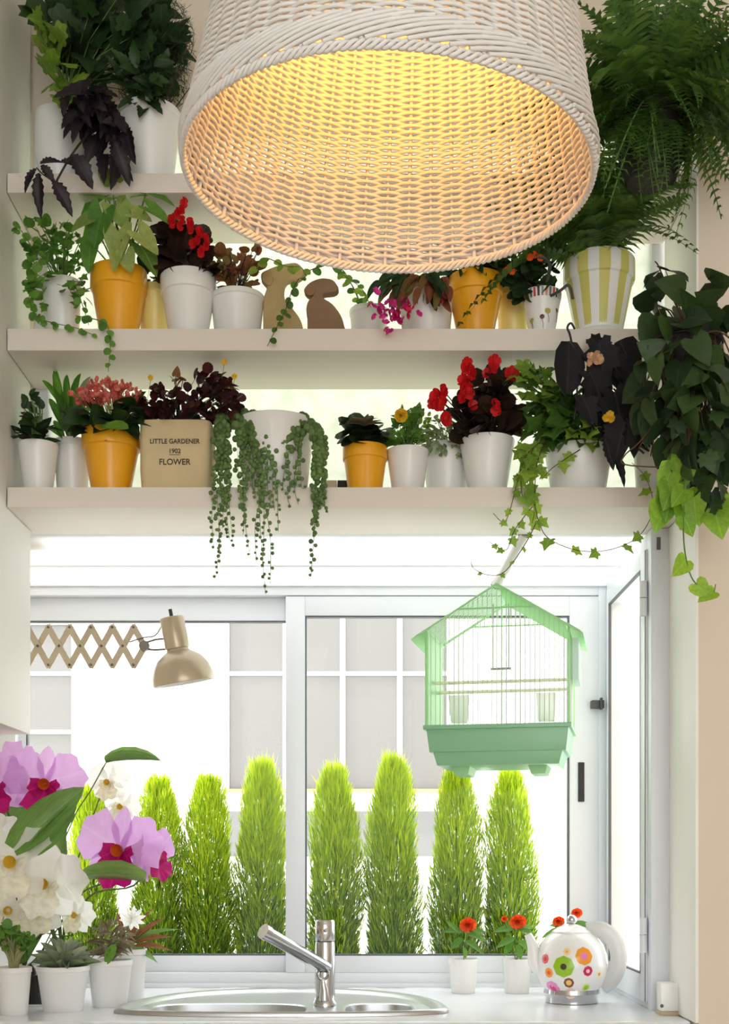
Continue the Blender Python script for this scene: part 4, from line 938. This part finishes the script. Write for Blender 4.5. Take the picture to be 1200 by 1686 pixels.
# ------------------------------------------------------------------ lowest shelf
zs = SHELF[2]
t, o = pot('rubber_plant_seedling', 'small dark glossy plant in a white pot at the left end of the lowest shelf', 29, 96, 733, 2.67, zs, 'smooth', white_m, .68)
bush(t, 'leaf', 'ovate', l_dark, [(58, 710, 36, 16)], 22, (28, 46), 2.65, o, dY=.04, up=.9, camw=.3)
bush(t, 'leaf', 'ovate', l_dark, [(52, 675, 18, 32)], 30, (12, 22), 2.65, o, dY=.02, stem=stem_g)
t, o = pot('spider_plant', 'white pot with long bright lance leaves, behind the yellow pot at left, lowest shelf', 88, 150, 728, 2.735, zs, 'lip', white_m, .75)
for a, b, w_ in (((110, 700), (88, 600), 16), ((115, 690), (68, 620), 12), ((118, 690), (108, 612), 14), ((122, 690), (130, 610), 14), ((128, 690), (146, 615), 12), ((108, 710), (80, 652), 14), ((112, 712), (96, 680), 14), ((120, 715), (150, 665), 14), ((105, 722), (88, 690), 12), ((115, 720), (100, 640), 13), ((125, 705), (150, 640), 12), ((104, 722), (76, 700), 12)):
    leaf_px('leaf', 'strap', l_grn if R.random() < .6 else l_pale, t, a, b, w_ * .46, 2.70)
    MB().tube([o, at(*a, 2.70)], .0016, 5).build('stem', stem_g, t, org=t.location)
t, o = pot('pink_kalanchoe', 'kalanchoe with salmon pink flower heads in a yellow pot, lowest shelf left', 135, 231, 712, 2.68, zs, 'classic', yel_m, .62)
bush(t, 'leaf', 'ovate', l_dark, [(180, 695, 58, 14), (215, 680, 30, 22), (150, 695, 35, 14)], 44, (36, 56), 2.64, o, dY=.04, up=.7, camw=.5)
leaf_px('leaf', 'ovate', l_grn, t, (212, 706), (160, 692), 46, 2.59, (0, -.7, .7))
bush(t, 'bud', 'flower5', p_pink, [(175, 632, 36, 13), (142, 648, 32, 11), (212, 642, 26, 12), (170, 655, 40, 9)], 230, (9, 13), 2.62, o, dY=.035, up=1, camw=.5, rnd=.3, droop=-.6)
st = MB()
for k in range(34): st.tube([o + rv() * .02, o.lerp(at(130 + 3 * k, 662, 2.63), .6), at(120 + 3.2 * k, R.uniform(640, 665), 2.63)], [.0018, .0015, .001], 5)
st.build('stems', mat('stem_light', (150, 176, 90), .6), t, org=t.location)

# lettered planter box
YX = 2.67; bx0, bx1 = Xp(235, YX), Xp(352, YX); hb = Zp(704, YX) - zs
t = thing('lettered_planter', 'worn cream planter box lettered with a gardener motto, holding dark red clover plants', 'planter', Vector(((bx0 + bx1) / 2, YX, zs)))
bw, bd_ = (bx1 - bx0) / 2, .05
crate_m = mat('planter_cream', (222, 200, 156), .75, var=.12, scale=22, bump=.25)
def sq(kx, z): return [Vector((p.x, p.y, z)) for p in [sup(2 * PI * k / 64, bw * kx, bd_ * kx, 7) for k in range(64)]]
m = MB(); loft(m, [sq(.001, 0), sq(.93, 0), sq(.96, .004), sq(1, hb * .3), sq(1, hb - .003), sq(.985, hb), sq(.93, hb), sq(.91, hb - .02)]); m.build('box', crate_m, t, angle=50)
m = MB(); loft(m, [sq(.915, hb - .012), sq(.001, hb - .012)]); m.build('soil', soil_m, t)
ink_m = mat('ink', (70, 56, 44), .8)
def text(body, size, loc, parent, m, name='lettering', rx=PI / 2, sx=1):
    cu = bpy.data.curves.new(name, 'FONT'); cu.body = body; cu.size = size; cu.align_x = 'CENTER'; cu.align_y = 'CENTER'; cu.extrude = .0004; cu.offset = .0002
    ob = bpy.data.objects.new(name, cu); C.objects.link(ob); dg = bpy.context.evaluated_depsgraph_get()
    me = bpy.data.meshes.new_from_object(ob.evaluated_get(dg)); bpy.data.objects.remove(ob); me.materials.clear(); me.materials.append(m)
    ob = link(name, me, parent, loc); ob.rotation_euler = (rx, 0, 0); ob.scale = (sx, 1, 1); return ob
KX = YX / F
for body, y, s_, sx in (('LITTLE GARDENER', 727, 10.2, .9), ('1902', 743, 9.5, 1), ('FLOWER', 761, 13, .95)):
    z_ = Zp(y, YX - bd_) - zs; text(body, s_ * KX * 1.05, (0, -bd_ - .0006, z_), t, ink_m, sx=sx)
m = MB(); z_ = Zp(749, YX - bd_) - zs; m.box(-.011, .011, -bd_ - .001, -bd_, z_, z_ + .0008); m.build('underline', ink_m, t)
bo = Vector((t.location.x, YX, zs + hb - .01))
bush(t, 'leaf', 'round', l_red, [(345, 655, 42, 42), (272, 668, 42, 32), (335, 625, 22, 20), (372, 665, 28, 40), (300, 685, 75, 18)], 295, (13, 19), 2.65, bo, dY=.06, nrnd=.9, stem=stem_d, stem_every=4, up=.7, camw=.6, srad=.0008)
bush(t, 'clover', 'heart', l_mix, [(292, 624, 12, 12), (258, 640, 12, 8), (376, 640, 14, 14)], 14, (12, 16), 2.62, bo, dY=.02, stem=stem_d)
for x, y in ((369, 596), (386, 620), (248, 622)):
    leaf('flower', 'flower5', p_yel, t, at(x, y, 2.62), (0, -.3, 1), (0, -1, .3), 11 * 2.62 / F); MB().tube([bo, at(x - 6, y + 40, 2.62), at(x, y + 4, 2.62)], .0006, 4).build('flower_stalk', stem_g, t, org=t.location)

t, o = pot('string_of_pearls', 'wide white pot with strings of green bead leaves trailing far below the lowest shelf', 388, 518, 697, 2.68, zs, 'smooth', white_m, .8)
def strand_px(path, n, pr0, pr1):
    P_ = smooth_path([at(*p) for p in path], 8); L = [0]
    for i in range(len(P_) - 1): L.append(L[-1] + (P_[i + 1] - P_[i]).length)
    mb = MB(); mb.tube(P_, .0006, 4)
    for k in range(n):
        s_ = L[-1] * (k + R.uniform(.2, .8)) / n; i = max(j for j in range(len(L)) if L[j] <= s_ + 1e-9); i = min(i, len(P_) - 2)
        p = P_[i].lerp(P_[i + 1], (s_ - L[i]) / max(1e-9, L[i + 1] - L[i])); u = k / n
        r_ = (pr0 + (pr1 - pr0) * u) * R.uniform(.85, 1.3) * p.y / F * 1.15
        mb.ball(p + Vector((R.uniform(-1, 1), R.uniform(-.6, .2), R.uniform(-.4, .4))) * r_ * 1.3, r_, 7, 5)
    mb.build('bead_string', l_pearl, t, org=t.location)
YF_ = 2.59
def string(x0, xe, ye, n, amp=6, r0=4.8, r1=1.9, y0=698):
    mid = (y0 + ye) / 2
    strand_px([(x0 * .7 + 450 * .3, 700, 2.66), (x0, 690 + R.uniform(-6, 4), 2.635), (x0 + R.uniform(-amp, amp), 740, 2.612), (x0 + (xe - x0) * .4 + R.uniform(-amp, amp), 800, YF_), (x0 + (xe - x0) * .7 + R.uniform(-amp, amp), (800 + ye) / 2, YF_), (xe, ye, YF_)], int(n * .72), r0, r1)
for x0, xe, ye, n in ((362, 356, 955, 52), (368, 362, 930, 52), (358, 352, 905, 46), (372, 378, 890, 46), (366, 366, 870, 44), (376, 385, 905, 40), (364, 358, 850, 44), (370, 372, 830, 40), (360, 364, 810, 40),
                      (395, 400, 880, 36), (398, 412, 915, 40), (410, 405, 860, 36), (415, 437, 978, 46), (425, 432, 930, 42), (430, 445, 960, 42), (440, 440, 850, 32), (432, 422, 925, 38), (455, 452, 840, 28), (448, 458, 875, 34),
                      (468, 470, 815, 26), (476, 478, 835, 28), (486, 482, 790, 22), (492, 491, 830, 22), (500, 500, 800, 20), (420, 418, 820, 32), (404, 398, 835, 32)):
    string(x0, xe, ye, n)
for xe, ye, n in ((512, 950, 44), (518, 880, 40), (540, 845, 34), (525, 835, 36), (534, 815, 32), (515, 800, 30), (522, 860, 34)):
    strand_px([(505, 702, 2.665), (520, 708, 2.62), (528 + R.uniform(-10, 8), 745, 2.60), (522 + R.uniform(-8, 12), 795, YF_), ((xe + 522) / 2, (800 + ye) / 2, YF_), (xe, ye, YF_)], n, 5, 2.4)
for k in range(26):
    a = R.uniform(365, 515); strand_px([(450 + (a - 450) * .4, 702, 2.67), (a, 690 + R.uniform(-8, 6), 2.645), (a + R.uniform(-8, 8), R.uniform(705, 735), 2.615)], 12, 5.5, 5)

t = thing('small_box', 'small cream box with a black-edged face, half hidden behind the yellow pot', 'box', Vector((Xp(552, 2.74), 2.74, zs)))
m = MB(); m.box(-.028, .004, -.02, .02, 0, .05); m.build('box', mat('box_tan', (214, 200, 172), .7), t, bevel=.001)
m = MB(); m.box(.005, .03, -.02, .02, 0, .05); b_ = m.build('black_case', black_m, t, bevel=.001)
m = MB(); m.lathe([(.009, -.0215), (.009, -.02), (.0001, -.0218)], 16, Matrix.Translation((.0185, 0, .024)) @ Matrix.Rotation(-PI / 2, 4, 'X') @ Matrix.Diagonal((1, 1, -1, 1))); m.build('white_dial', white_m, b_)
t, o = pot('peperomia', 'peperomia with dark rounded leaves in a yellow pot, near the middle of the lowest shelf', 564, 638, 738, 2.66, zs, 'classic', yel_m, .74)
bush(t, 'leaf', 'round', l_dark, [(600, 716, 38, 16), (598, 700, 26, 12)], 40, (28, 42), 2.64, o, dY=.035, up=.8, camw=.5, droop=.6, out=1.2)
for k in range(10): a = -2.6 + k * .23 * 2; leaf('leaf', 'ovate', l_brn, t, at(600, 702, 2.61), (math.sin(a), -.5, .25), (0, -.4, 1), 34 * 2.6 / F)
t, o = pot('yellow_daisy_plant', 'white pot with green leaves and one yellow flower, lowest shelf right of the yellow pot', 636, 706, 743, 2.665, zs, 'smooth', white_m, .72)
bush(t, 'leaf', 'grape', l_grn, [(665, 715, 30, 24), (675, 690, 20, 22)], 46, (16, 26), 2.65, o, dY=.035, stem=stem_g, stem_every=2)
bush(t, 'sprig', 'ovate', l_ivyl, [(690, 700, 28, 26)], 60, (7, 11), 2.65, o, dY=.03, stem=stem_g, stem_every=4, joined=True)
leaf('flower', 'pompom', p_yel, t, at(660, 684, 2.61), (0, -.4, 1), (0, -.5, 1), 24 * 2.61 / F); leaf('leaf', 'lance', l_grn, t, at(662, 682, 2.62), (0, 0, 1), (0, -1, 0), 20 * 2.6 / F)
t, o = pot('creeping_plant', 'white lipped pot with tiny pale creeping leaves, set back between two white pots, lowest shelf', 694, 776, 737, 2.735, zs, 'lip', white_m, .74)
bush(t, 'leaf', 'ovate', l_pale, [(728, 728, 40, 24), (738, 745, 28, 12), (712, 742, 20, 14), (720, 708, 30, 22)], 190, (8, 14), 2.69, o, dY=.03, droop=.7, stem=stem_g, stem_every=6)
t, o = pot('scarlet_begonia', 'begonia with bronze leaves and upright scarlet flowers in a large white pot, lowest shelf', 757, 847, 726, 2.67, zs, 'smooth', white_m, .68)
bush(t, 'leaf', 'round', l_begl, [(800, 680, 52, 42), (815, 640, 38, 28), (765, 690, 28, 22), (838, 690, 22, 28), (790, 715, 40, 14)], 150, (22, 36), 2.65, o, dY=.06, stem=stem_d, stem_every=3)
RF = [(720, 655, 26), (727, 648, 22), (716, 665, 22), (729, 642, 18), (722, 668, 20), (729, 662, 18), (769, 606, 26), (773, 616, 26), (765, 628, 22), (772, 630, 20), (762, 640, 18), (768, 598, 18), (813, 596, 22), (808, 608, 20), (803, 615, 16), (842, 616, 24), (764, 656, 20), (770, 648, 20), (812, 668, 20), (818, 676, 18), (730, 692, 24), (736, 688, 18), (776, 668, 18), (775, 640, 18)]
st = MB()
for x, y, s_ in RF:
    p = at(x, y, 2.6); leaf('flower', pick(['flower4', 'flower5']), p_red, t, p, (R.uniform(-.4, .4), -.2, 1), (R.uniform(-.6, .6), -1, .2), s_ * 1.25 * 2.6 / F)
    st.tube([o.lerp(p, .2), o.lerp(p, .6) + Vector((0, -.01, 0)), p], .0012, 5)
st.build('flower_stalks', stem_d, t, org=t.location)

t, o = pot('variegated_ivy', 'light green ivy in a wide white pot, its runners looping far below the lowest shelf', 896, 1008, 742, 2.675, zs, 'smooth', white_m, .78)
bush(t, 'leaf', 'ivy', l_ivy, [(930, 690, 75, 48), (880, 650, 40, 42), (960, 700, 65, 38), (900, 720, 50, 24)], 200, (22, 36), 2.63, o, dY=.08, stem=stem_g, stem_every=2, droop=.5, nrnd=.9)
bush(t, 'light_leaf', 'ivy', l_ivyl, [(870, 630, 34, 30), (975, 715, 40, 18), (870, 760, 20, 34), (905, 650, 30, 26)], 60, (20, 30), 2.58, o, dY=.04, droop=.6)
for pts, sz, stp in (([(895, 725, 2.6), (876, 742, 2.585), (868, 790, 2.58), (880, 830, 2.58), (876, 862, 2.58)], (24, 34), 16),
                ([(890, 730, 2.6), (866, 750, 2.585), (850, 800, 2.58), (838, 845, 2.58), (828, 860, 2.58), (812, 845, 2.58)], (16, 22), 22),
                ([(900, 725, 2.6), (885, 760, 2.585), (880, 820, 2.58), (888, 862, 2.57), (905, 888, 2.57), (950, 906, 2.57), (1000, 906, 2.57), (1048, 886, 2.57), (1072, 850, 2.57), (1074, 820, 2.57), (1062, 785, 2.57), (1040, 762, 2.58)], (22, 34), 34),
                ([(880, 830, 2.58), (862, 852, 2.575), (846, 875, 2.57), (834, 905, 2.56), (815, 898, 2.56), (805, 892, 2.56)], (16, 22), 18),
                ([(882, 862, 2.575), (868, 890, 2.565), (845, 925, 2.56), (825, 945, 2.56), (800, 946, 2.56), (780, 936, 2.56), (775, 925, 2.56)], (9, 14), 26),
                ([(900, 735, 2.6), (860, 780, 2.585), (862, 830, 2.58)], (22, 30), 18), ([(955, 740, 2.6), (910, 770, 2.585), (892, 790, 2.58)], (20, 28), 20)):
    vine(t, pts, 'ivy', l_ivyl, sz, stp, stem_b, r=.0010)
t, o = pot('black_leaf_begonia', 'white pot with very dark leaves and one round black leaf raised above the lowest shelf', 1042, 1102, 737, 2.675, zs, 'lip', white_m, .8)
st = MB()
BL = [((936, 562), (938, 645), 56, 'round'), ((985, 560), (1000, 640), 58, 'grape'), ((1020, 570), (1045, 640), 62, 'heart'), ((985, 630), (975, 690), 50, 'heart'), ((1010, 640), (1030, 705), 66, 'grape'), ((1030, 690), (1010, 760), 60, 'grape'), ((970, 570), (1010, 556), 36, 'grape'),
      ((1000, 600), (1050, 600), 50, 'grape'), ((970, 610), (1000, 665), 54, 'grape'), ((1000, 700), (1030, 745), 56, 'jag'), ((1040, 640), (1062, 700), 54, 'grape'), ((1005, 735), (1035, 795), 34, 'jag'), ((985, 680), (1020, 735), 56, 'grape'), ((958, 650), (985, 705), 40, 'grape'),
      ((1020, 560), (1035, 590), 40, 'round'), ((970, 650), (962, 690), 36, 'grape'), ((1025, 600), (1062, 640), 44, 'grape'), ((1000, 580), (1025, 640), 48, 'grape'), ((1015, 660), (1050, 690), 44, 'grape'), ((995, 720), (1012, 770), 40, 'jag'), ((1040, 700), (1050, 750), 40, 'grape')]
for a, b, w_, s_ in BL:
    Yl = 2.54 + R.uniform(-.02, .03); leaf_px('leaf', s_, l_black, t, a, b, w_, Yl, (R.uniform(-.3, .3), -1, R.uniform(.0, .5))); p = at(*a, Yl)
    st.tube(smooth_path([o + rv() * .008, o.lerp(p, .55) + Vector((0, -.03, .0)), p], 4), .0022, 6)
st.tube(smooth_path([at(945, 690, 2.55), at(950, 640, 2.545), at(940, 560, 2.54), at(934, 540, 2.54), at(940, 532, 2.54), at(946, 542, 2.54)]), .0022, 6)
st.build('stems', stem_d, t, org=t.location)
for x, y in ((972, 588), (980, 582), (986, 590), (978, 596), (968, 596), (990, 598)): leaf('flower', 'flower5', p_peach, t, at(x, y, 2.52), rv(), (0, -1, .2), 16 * 2.52 / F)
for x, y in ((996, 690), (1004, 684), (1010, 692)): leaf('flower', 'flower5', p_yel, t, at(x, y, 2.51), rv(), (0, -1, .2), 16 * 2.51 / F)

# large hanging climber at right
hp = at(1130, 640, 2.42)
t = thing('hanging_philodendron', 'mass of dark heart shaped leaves and trailing vines hanging at the right edge', 'hanging plant', hp)
m = MB(); m.lathe([(.042, 0), (.06, .085), (.064, .085), (.064, .1), (.058, .1), (.056, .085)], 28, cap0=True); m.build('pot', darkpot_m, t)
m = MB(); m.lathe([(.001, .088), (.056, .088)], 16); m.build('soil', soil_m, t)
m = MB(); m.tube([Vector((.067 * math.cos(a), .067 * math.sin(a), .084)) for a in [2 * PI * k / 32 for k in range(32)]], .003, 6, closed=True); m.tube([(.05, .045, .084), (.08, YF - hp.y - .001, .084)], .004, 8); m.tube([(.08, YF - hp.y - .003, .02), (.08, YF - hp.y - .003, .11)], .007, 8); m.build('bracket', black_m, t)
ho = hp + Vector((0, -.01, .09))
bush(t, 'leaf', 'heart', l_phil, [(1105, 500, 62, 48), (1135, 580, 72, 62), (1135, 680, 80, 70), (1165, 640, 45, 90), (1130, 770, 55, 48), (1075, 640, 30, 70), (1172, 510, 18, 40)], 128, (36, 58), 2.39, ho, dY=.1, stem=stem_b, stem_every=1, droop=.5, up=.35, camw=.6, srad=.0013, nrnd=1.5, rnd=1.1, shell=.35)
bush(t, 'leaf', 'grape', l_phil, [(1150, 700, 55, 80), (1160, 800, 45, 40)], 45, (28, 44), 2.36, ho, dY=.06, droop=.7, nrnd=1.0)
bush(t, 'young_leaf', 'heart', l_phill, [(1110, 810, 25, 35), (1150, 850, 45, 22), (1105, 840, 20, 20)], 18, (40, 54), 2.36, ho, dY=.03, droop=.8)
for pts in ([(1125, 700, 2.36), (1128, 780, 2.34), (1125, 850, 2.34), (1127, 905, 2.34), (1138, 950, 2.34), (1160, 975, 2.34), (1172, 985, 2.34), (1178, 962, 2.34)],): vine(t, pts, 'heart', l_phill, (38, 46), 52, stem_g, r=.0016, start=.35)
for pts in ([(1120, 640, 2.36), (1060, 720, 2.38), (1028, 750, 2.4), (1030, 765, 2.4), (1100, 770, 2.38)], [(1140, 560, 2.36), (1180, 545, 2.34), (1215, 570, 2.33)], [(1120, 500, 2.4), (1170, 520, 2.37), (1205, 590, 2.35)], [(1100, 560, 2.4), (1060, 620, 2.42), (1075, 720, 2.4)], [(1100, 480, 2.44), (1085, 440, 2.44), (1078, 430, 2.44)]):
    MB().tube(smooth_path([at(*p) for p in pts]), .0014, 5).build('runner', stem_b, t, org=t.location)
for k in range(16):
    a = at(R.uniform(1060, 1180), R.uniform(500, 600), R.uniform(2.34, 2.46)); b = at(R.uniform(1050, 1190), R.uniform(700, 800), R.uniform(2.34, 2.44)); MB().tube(smooth_path([a, a.lerp(b, .5) + rv() * .03, b]), .0012, 4).build('runner', stem_b, t, org=t.location)

# ------------------------------------------------------------------ plants on the worktop
zs = CT
def orchid(nm, t, c, s, pm, lipm, thrm, rot=0, yaw=0, tilt=0, narrow=.55):
    """one bloom: part 'flower' (its column and throat) with sub-parts petal and lip"""
    M = Matrix.Translation(Vector(c) - t.location) @ Matrix.Rotation(yaw, 4, 'Z') @ Matrix.Rotation(tilt, 4, 'X') @ Matrix.Rotation(rot, 4, 'Y') @ SC(s)
    m = MB(); m.lathe([(.01, -.02), (.04, -.08), (.07, -.16), (.085, -.2), (.06, -.15), (.01, -.05)], 16, Matrix.Rotation(PI / 2, 4, 'X') @ Matrix.Diagonal((1, 1, -1, 1)) @ Matrix.Rotation(0, 4, 'X')); f = m.build(nm, thrm, t); f.matrix_basis = M
    def part(n, shape, mm, ang, L, Wd, lean=0.25, z=0):
        o = link(n, leafmesh(shape, mm), f)
        d = Vector((math.sin(ang), -lean, math.cos(ang))); o.matrix_basis = leaf_matrix(Vector((0, z, 0)), d, Vector((0, -1, 0)) - d * 0, L, Wd)
    for a in (0, 2.3, -2.3): part('petal', 'orchid_sepal', pm, a, .55, .5 * narrow, .1, .01)
    for a in (1.15, -1.15): part('petal', 'orchid_petal', pm, a, .6, .78, .2, -.01)
    part('lip', 'orchid_petal', lipm, PI, .58, .66, .9, .04); part('lip', 'orchid_petal', lipm, 2.1, .34, .34, 1.5, .05); part('lip', 'orchid_petal', lipm, -2.1, .34, .34, 1.5, .05)
    return f
SH['orchid_sepal'] = strip([(0, .12), (.2, .34), (.45, .5), (.7, .45), (.9, .24), (1, .03)], .12, .1, .03)
def ruffle(n=22):
    vs = [Vector((0, .45, .02))]
    for k in range(n):
        a = 2 * PI * k / n; r = .5 + .04 * math.sin(7 * a); y = .5 - r * math.cos(a); x = r * math.sin(a) * (.35 + .65 * min(1, y * 1.5))
        vs.append(Vector((x, y, .07 * math.sin(6 * a) * min(1, y + .1) + .12 * abs(x) - .15 * y * y)))
    return vs, [(0, 1 + k, 1 + (k + 1) % n) for k in range(n)]
SH['orchid_petal'] = ruffle()
lip_m = LM('lip_magenta', (206, 22, 132), (184, 16, 110), .25); thr_m = mat('throat_orange', (230, 110, 40), .5, trans=.3); thy_m = mat('throat_yellow', (246, 214, 80), .5, trans=.3); lipw_m = LM('lip_cream', (250, 248, 236), (250, 244, 208), .35)
t, o = pot('lilac_orchid', 'lilac orchid with magenta lips and broad strap leaves at the left end of the worktop', 70, 140, 1585, 2.97, zs, 'lip', plas_m, .75)
fl = [(75, 1290, 2.72, 118, .1, .1), (-6, 1295, 2.72, 105, -.1, -.1), (30, 1268, 2.78, 90, .4, .9), (200, 1398, 2.74, 132, .15, -.15), (250, 1408, 2.76, 88, -.3, 1.0)]
st = MB()
for x, y, Y, s_, ro, ya in fl:
    c = at(x, y, Y); orchid('flower', t, c, s_ * Y / F * .95, p_lil, lip_m, thr_m, ro, ya, .1)
    st.tube(smooth_path([o, at(95 + (x - 90) * .3, 1480, 2.9), at(x * .8 + 20, y + 50, Y + .05), c + Vector((0, .01, 0))], 5), .0022, 6)
st.build('flower_stems', stem_g, t, org=t.location)
for a, b, w_, Y, n_ in (((22, 1398), (134, 1296), 46, 2.66, (.3, -1, .2)), ((14, 1372), (58, 1302), 34, 2.78, (-.2, -1, .3)), ((46, 1404), (128, 1322), 26, 2.67, (.5, -.8, .0)), ((240, 1452), (118, 1436), 26, 2.70, (0, -.7, .7)), ((72, 1430), (70, 1350), 30, 2.82, (.3, -1, 0)), ((174, 1256), (262, 1240), 13, 2.78, (0, -.5, 1)), ((106, 1420), (108, 1335), 20, 2.82, (-.3, -1, 0))):
    leaf_px('leaf', 'strap', l_orc, t, a, b, w_ * .62, Y, n_)
for x0, y0, x1, y1, rr in ((92, 1470, 86, 1348, 8), (106, 1470, 104, 1355, 7), (70, 1480, 64, 1390, 7)):
    m = MB(); a, b = at(x0, y0, 2.86), at(x1, y1, 2.84); K2 = 2.86 / F; m.tube([o, o.lerp(a, .6), a, a.lerp(b, .3), a.lerp(b, .7), b], [2 * K2, 3 * K2, rr * K2 * .7, rr * K2, rr * K2 * .8, 2 * K2], 10); m.build('pseudobulb', stem_g, t, org=t.location)
m = MB(); m.tube(smooth_path([o, at(98, 1430, 2.86), at(120, 1350, 2.84), at(150, 1300, 2.82), at(174, 1256, 2.78)]), .0013, 6); m.build('stem', stem_g, t, org=t.location)
t, o = pot('white_orchid', 'white orchid with yellow throats in front of the lilac one, left end of the worktop', 8, 70, 1588, 2.93, zs, 'lip', plas_m, .75)
st = MB()
for x, y, Y, s_, ro, ya in ((20, 1418, 2.66, 126, .1, .1), (80, 1454, 2.7, 116, .2, -.2), (58, 1496, 2.76, 92, -.1, .1), (14, 1498, 2.76, 90, 0, .2), (128, 1506, 2.78, 60, .3, -.4), (2, 1372, 2.72, 60, 0, .1), (180, 1288, 2.82, 62, 0, -.2), (202, 1328, 2.84, 58, .4, -.3)):
    c = at(x, y, Y); orchid('flower', t, c, s_ * Y / F, p_white, lipw_m, thy_m, ro, ya, .05, .85)
    st.tube(smooth_path([o, at(40 + (x - 40) * .3, 1540, 2.85), at(x * .85 + 8, y + 34, Y + .04), c + Vector((0, .01, 0))], 5), .0018, 6)
st.build('flower_stems', stem_g, t, org=t.location)
for a, b, w_ in (((40, 1585), (-6, 1480), 26), ((40, 1580), (42, 1480), 22), ((45, 1580), (95, 1480), 22), ((40, 1585), (10, 1520), 24)): leaf_px('leaf', 'strap', l_orc, t, a, b, w_ * .6, 2.86)

YA = 2.70
t, o = pot('jade_plant', 'white plastic pot with a small round leaved succulent at the far left of the worktop', -6, 52, 1592, YA, zs, 'lip', plas_m, .76)
bush(t, 'leaf', 'round', l_grn, [(18, 1545, 32, 20), (0, 1535, 20, 20), (40, 1550, 14, 14)], 80, (11, 18), 2.66, o, dY=.03, stem=mat('stem_pale', (170, 168, 120), .6), stem_every=2, srad=.0022)
t, o = pot('rosette_succulent', 'white plastic pot with a grey striped rosette succulent, beside the black holder', 60, 147, 1590, 2.765, zs, 'lip', plas_m, .74)
for k in range(46):
    e = 1.3 * (1 - k / 46) ** .8 + .22; a = k * 2.4; d = Vector((math.cos(a) * math.cos(e), math.sin(a) * math.cos(e), math.sin(e)))
    leaf('leaf', 'strap', l_succ if k % 3 else l_pale, t, o + Vector((math.cos(a), math.sin(a), 0)) * .006, d, Vector((-math.cos(a) * math.sin(e), -math.sin(a) * math.sin(e), math.cos(e))), R.uniform(44, 62) * 2.765 / F, .0085)
t, o = pot('mottled_plant', 'white plastic pot with a mottled brown-green plant, between rosette and sink', 144, 218, 1580, 2.85, zs, 'lip', plas_m, .76)
bush(t, 'leaf', 'lance', l_brn, [(185, 1540, 34, 26), (180, 1560, 30, 14)], 100, (20, 34), 2.84, o, dY=.04, wid=.7)
leaf_px('leaf', 'ovate', l_grn, t, (190, 1555), (170, 1590), 26, 2.79)
leaf('flower', 'daisy', p_white, t, at(218, 1512, 2.82), (.2, -.3, 1), (.2, -1, .3), 44 * 2.82 / F)
MB().tube([o, at(210, 1530, 2.83), at(217, 1512, 2.82)], .0012, 5).build('flower_stalk', stem_g, t, org=t.location)
t, o = pot('arching_leaf_plant', 'white plastic pot with long arching green and bronze leaves, rearmost at the sink', 188, 242, 1562, 2.965, zs, 'lip', plas_m, .76)
for a, b, w_ in (((215, 1555), (275, 1530), 16), ((212, 1555), (262, 1505), 14), ((220, 1558), (280, 1552), 16), ((210, 1555), (240, 1490), 12), ((205, 1552), (196, 1500), 12), ((216, 1560), (262, 1575), 16), ((222, 1550), (285, 1515), 14), ((205, 1558), (170, 1540), 14), ((214, 1556), (232, 1520), 14), ((212, 1556), (214, 1510), 12)):
    leaf_px('leaf', 'lance', l_mix if R.random() < .5 else l_orc, t, a, b, w_ * 3.0, 2.95, (R.uniform(-.3, .3), -.7, .7))
def zinnia(label, x0, x1, ptop, Y, flowers, leaves, ybase):
    t, o = pot('zinnia', label, x0, x1, ptop, Y, zs, 'smooth', white_m, .8)
    for fx, fy, s_ in flowers:
        c = at(fx, fy, Y - .02); leaf('flower', 'pompom', p_oran, t, c, (0, -.5, 1), (0, -.6, 1), s_ * Y / F); MB().tube([o, at((x0 + x1) / 2 + (fx - (x0 + x1) / 2) * .6, (fy + ptop) / 2, Y - .01), c], .0013, 6).build('stem', stem_g, t, org=t.location)
    for a, b, w_ in leaves: leaf_px('leaf', 'ovate', l_grn, t, a, b, w_ * 1.2, Y - .02, (R.uniform(-.3, .3), -.6, .8))
zinnia('orange zinnia in a small white pot on the worktop, nearer the tap', 738, 787, 1578, 3.14, [(770, 1521, 30)], [((765, 1535), (728, 1528), 18), ((768, 1538), (805, 1545), 18), ((762, 1545), (740, 1560), 18), ((765, 1550), (800, 1566), 18), ((758, 1540), (738, 1512), 14), ((772, 1534), (800, 1530), 14), ((762, 1560), (770, 1578), 14)], 1633)
zinnia('orange zinnia in a small white pot on the worktop, next to the teapot spout', 826, 876, 1578, 3.14, [(852, 1516, 30), (830, 1512, 12)], [((848, 1530), (812, 1528), 20), ((852, 1530), (884, 1535), 20), ((848, 1545), (815, 1555), 22), ((852, 1550), (884, 1568), 20), ((846, 1550), (826, 1572), 20), ((855, 1526), (880, 1524), 14), ((850, 1556), (860, 1580), 16)], 1633)
zinnia('orange zinnia in a white pot hidden behind the teapot, two flowers showing above its lid', 905, 960, 1580, 3.12, [(919, 1516, 22), (949, 1502, 20)], [((940, 1530), (1005, 1534), 26), ((930, 1530), (890, 1538), 18), ((945, 1522), (975, 1518), 16), ((925, 1528), (905, 1520), 14), ((948, 1525), (938, 1508), 12)], 1633)
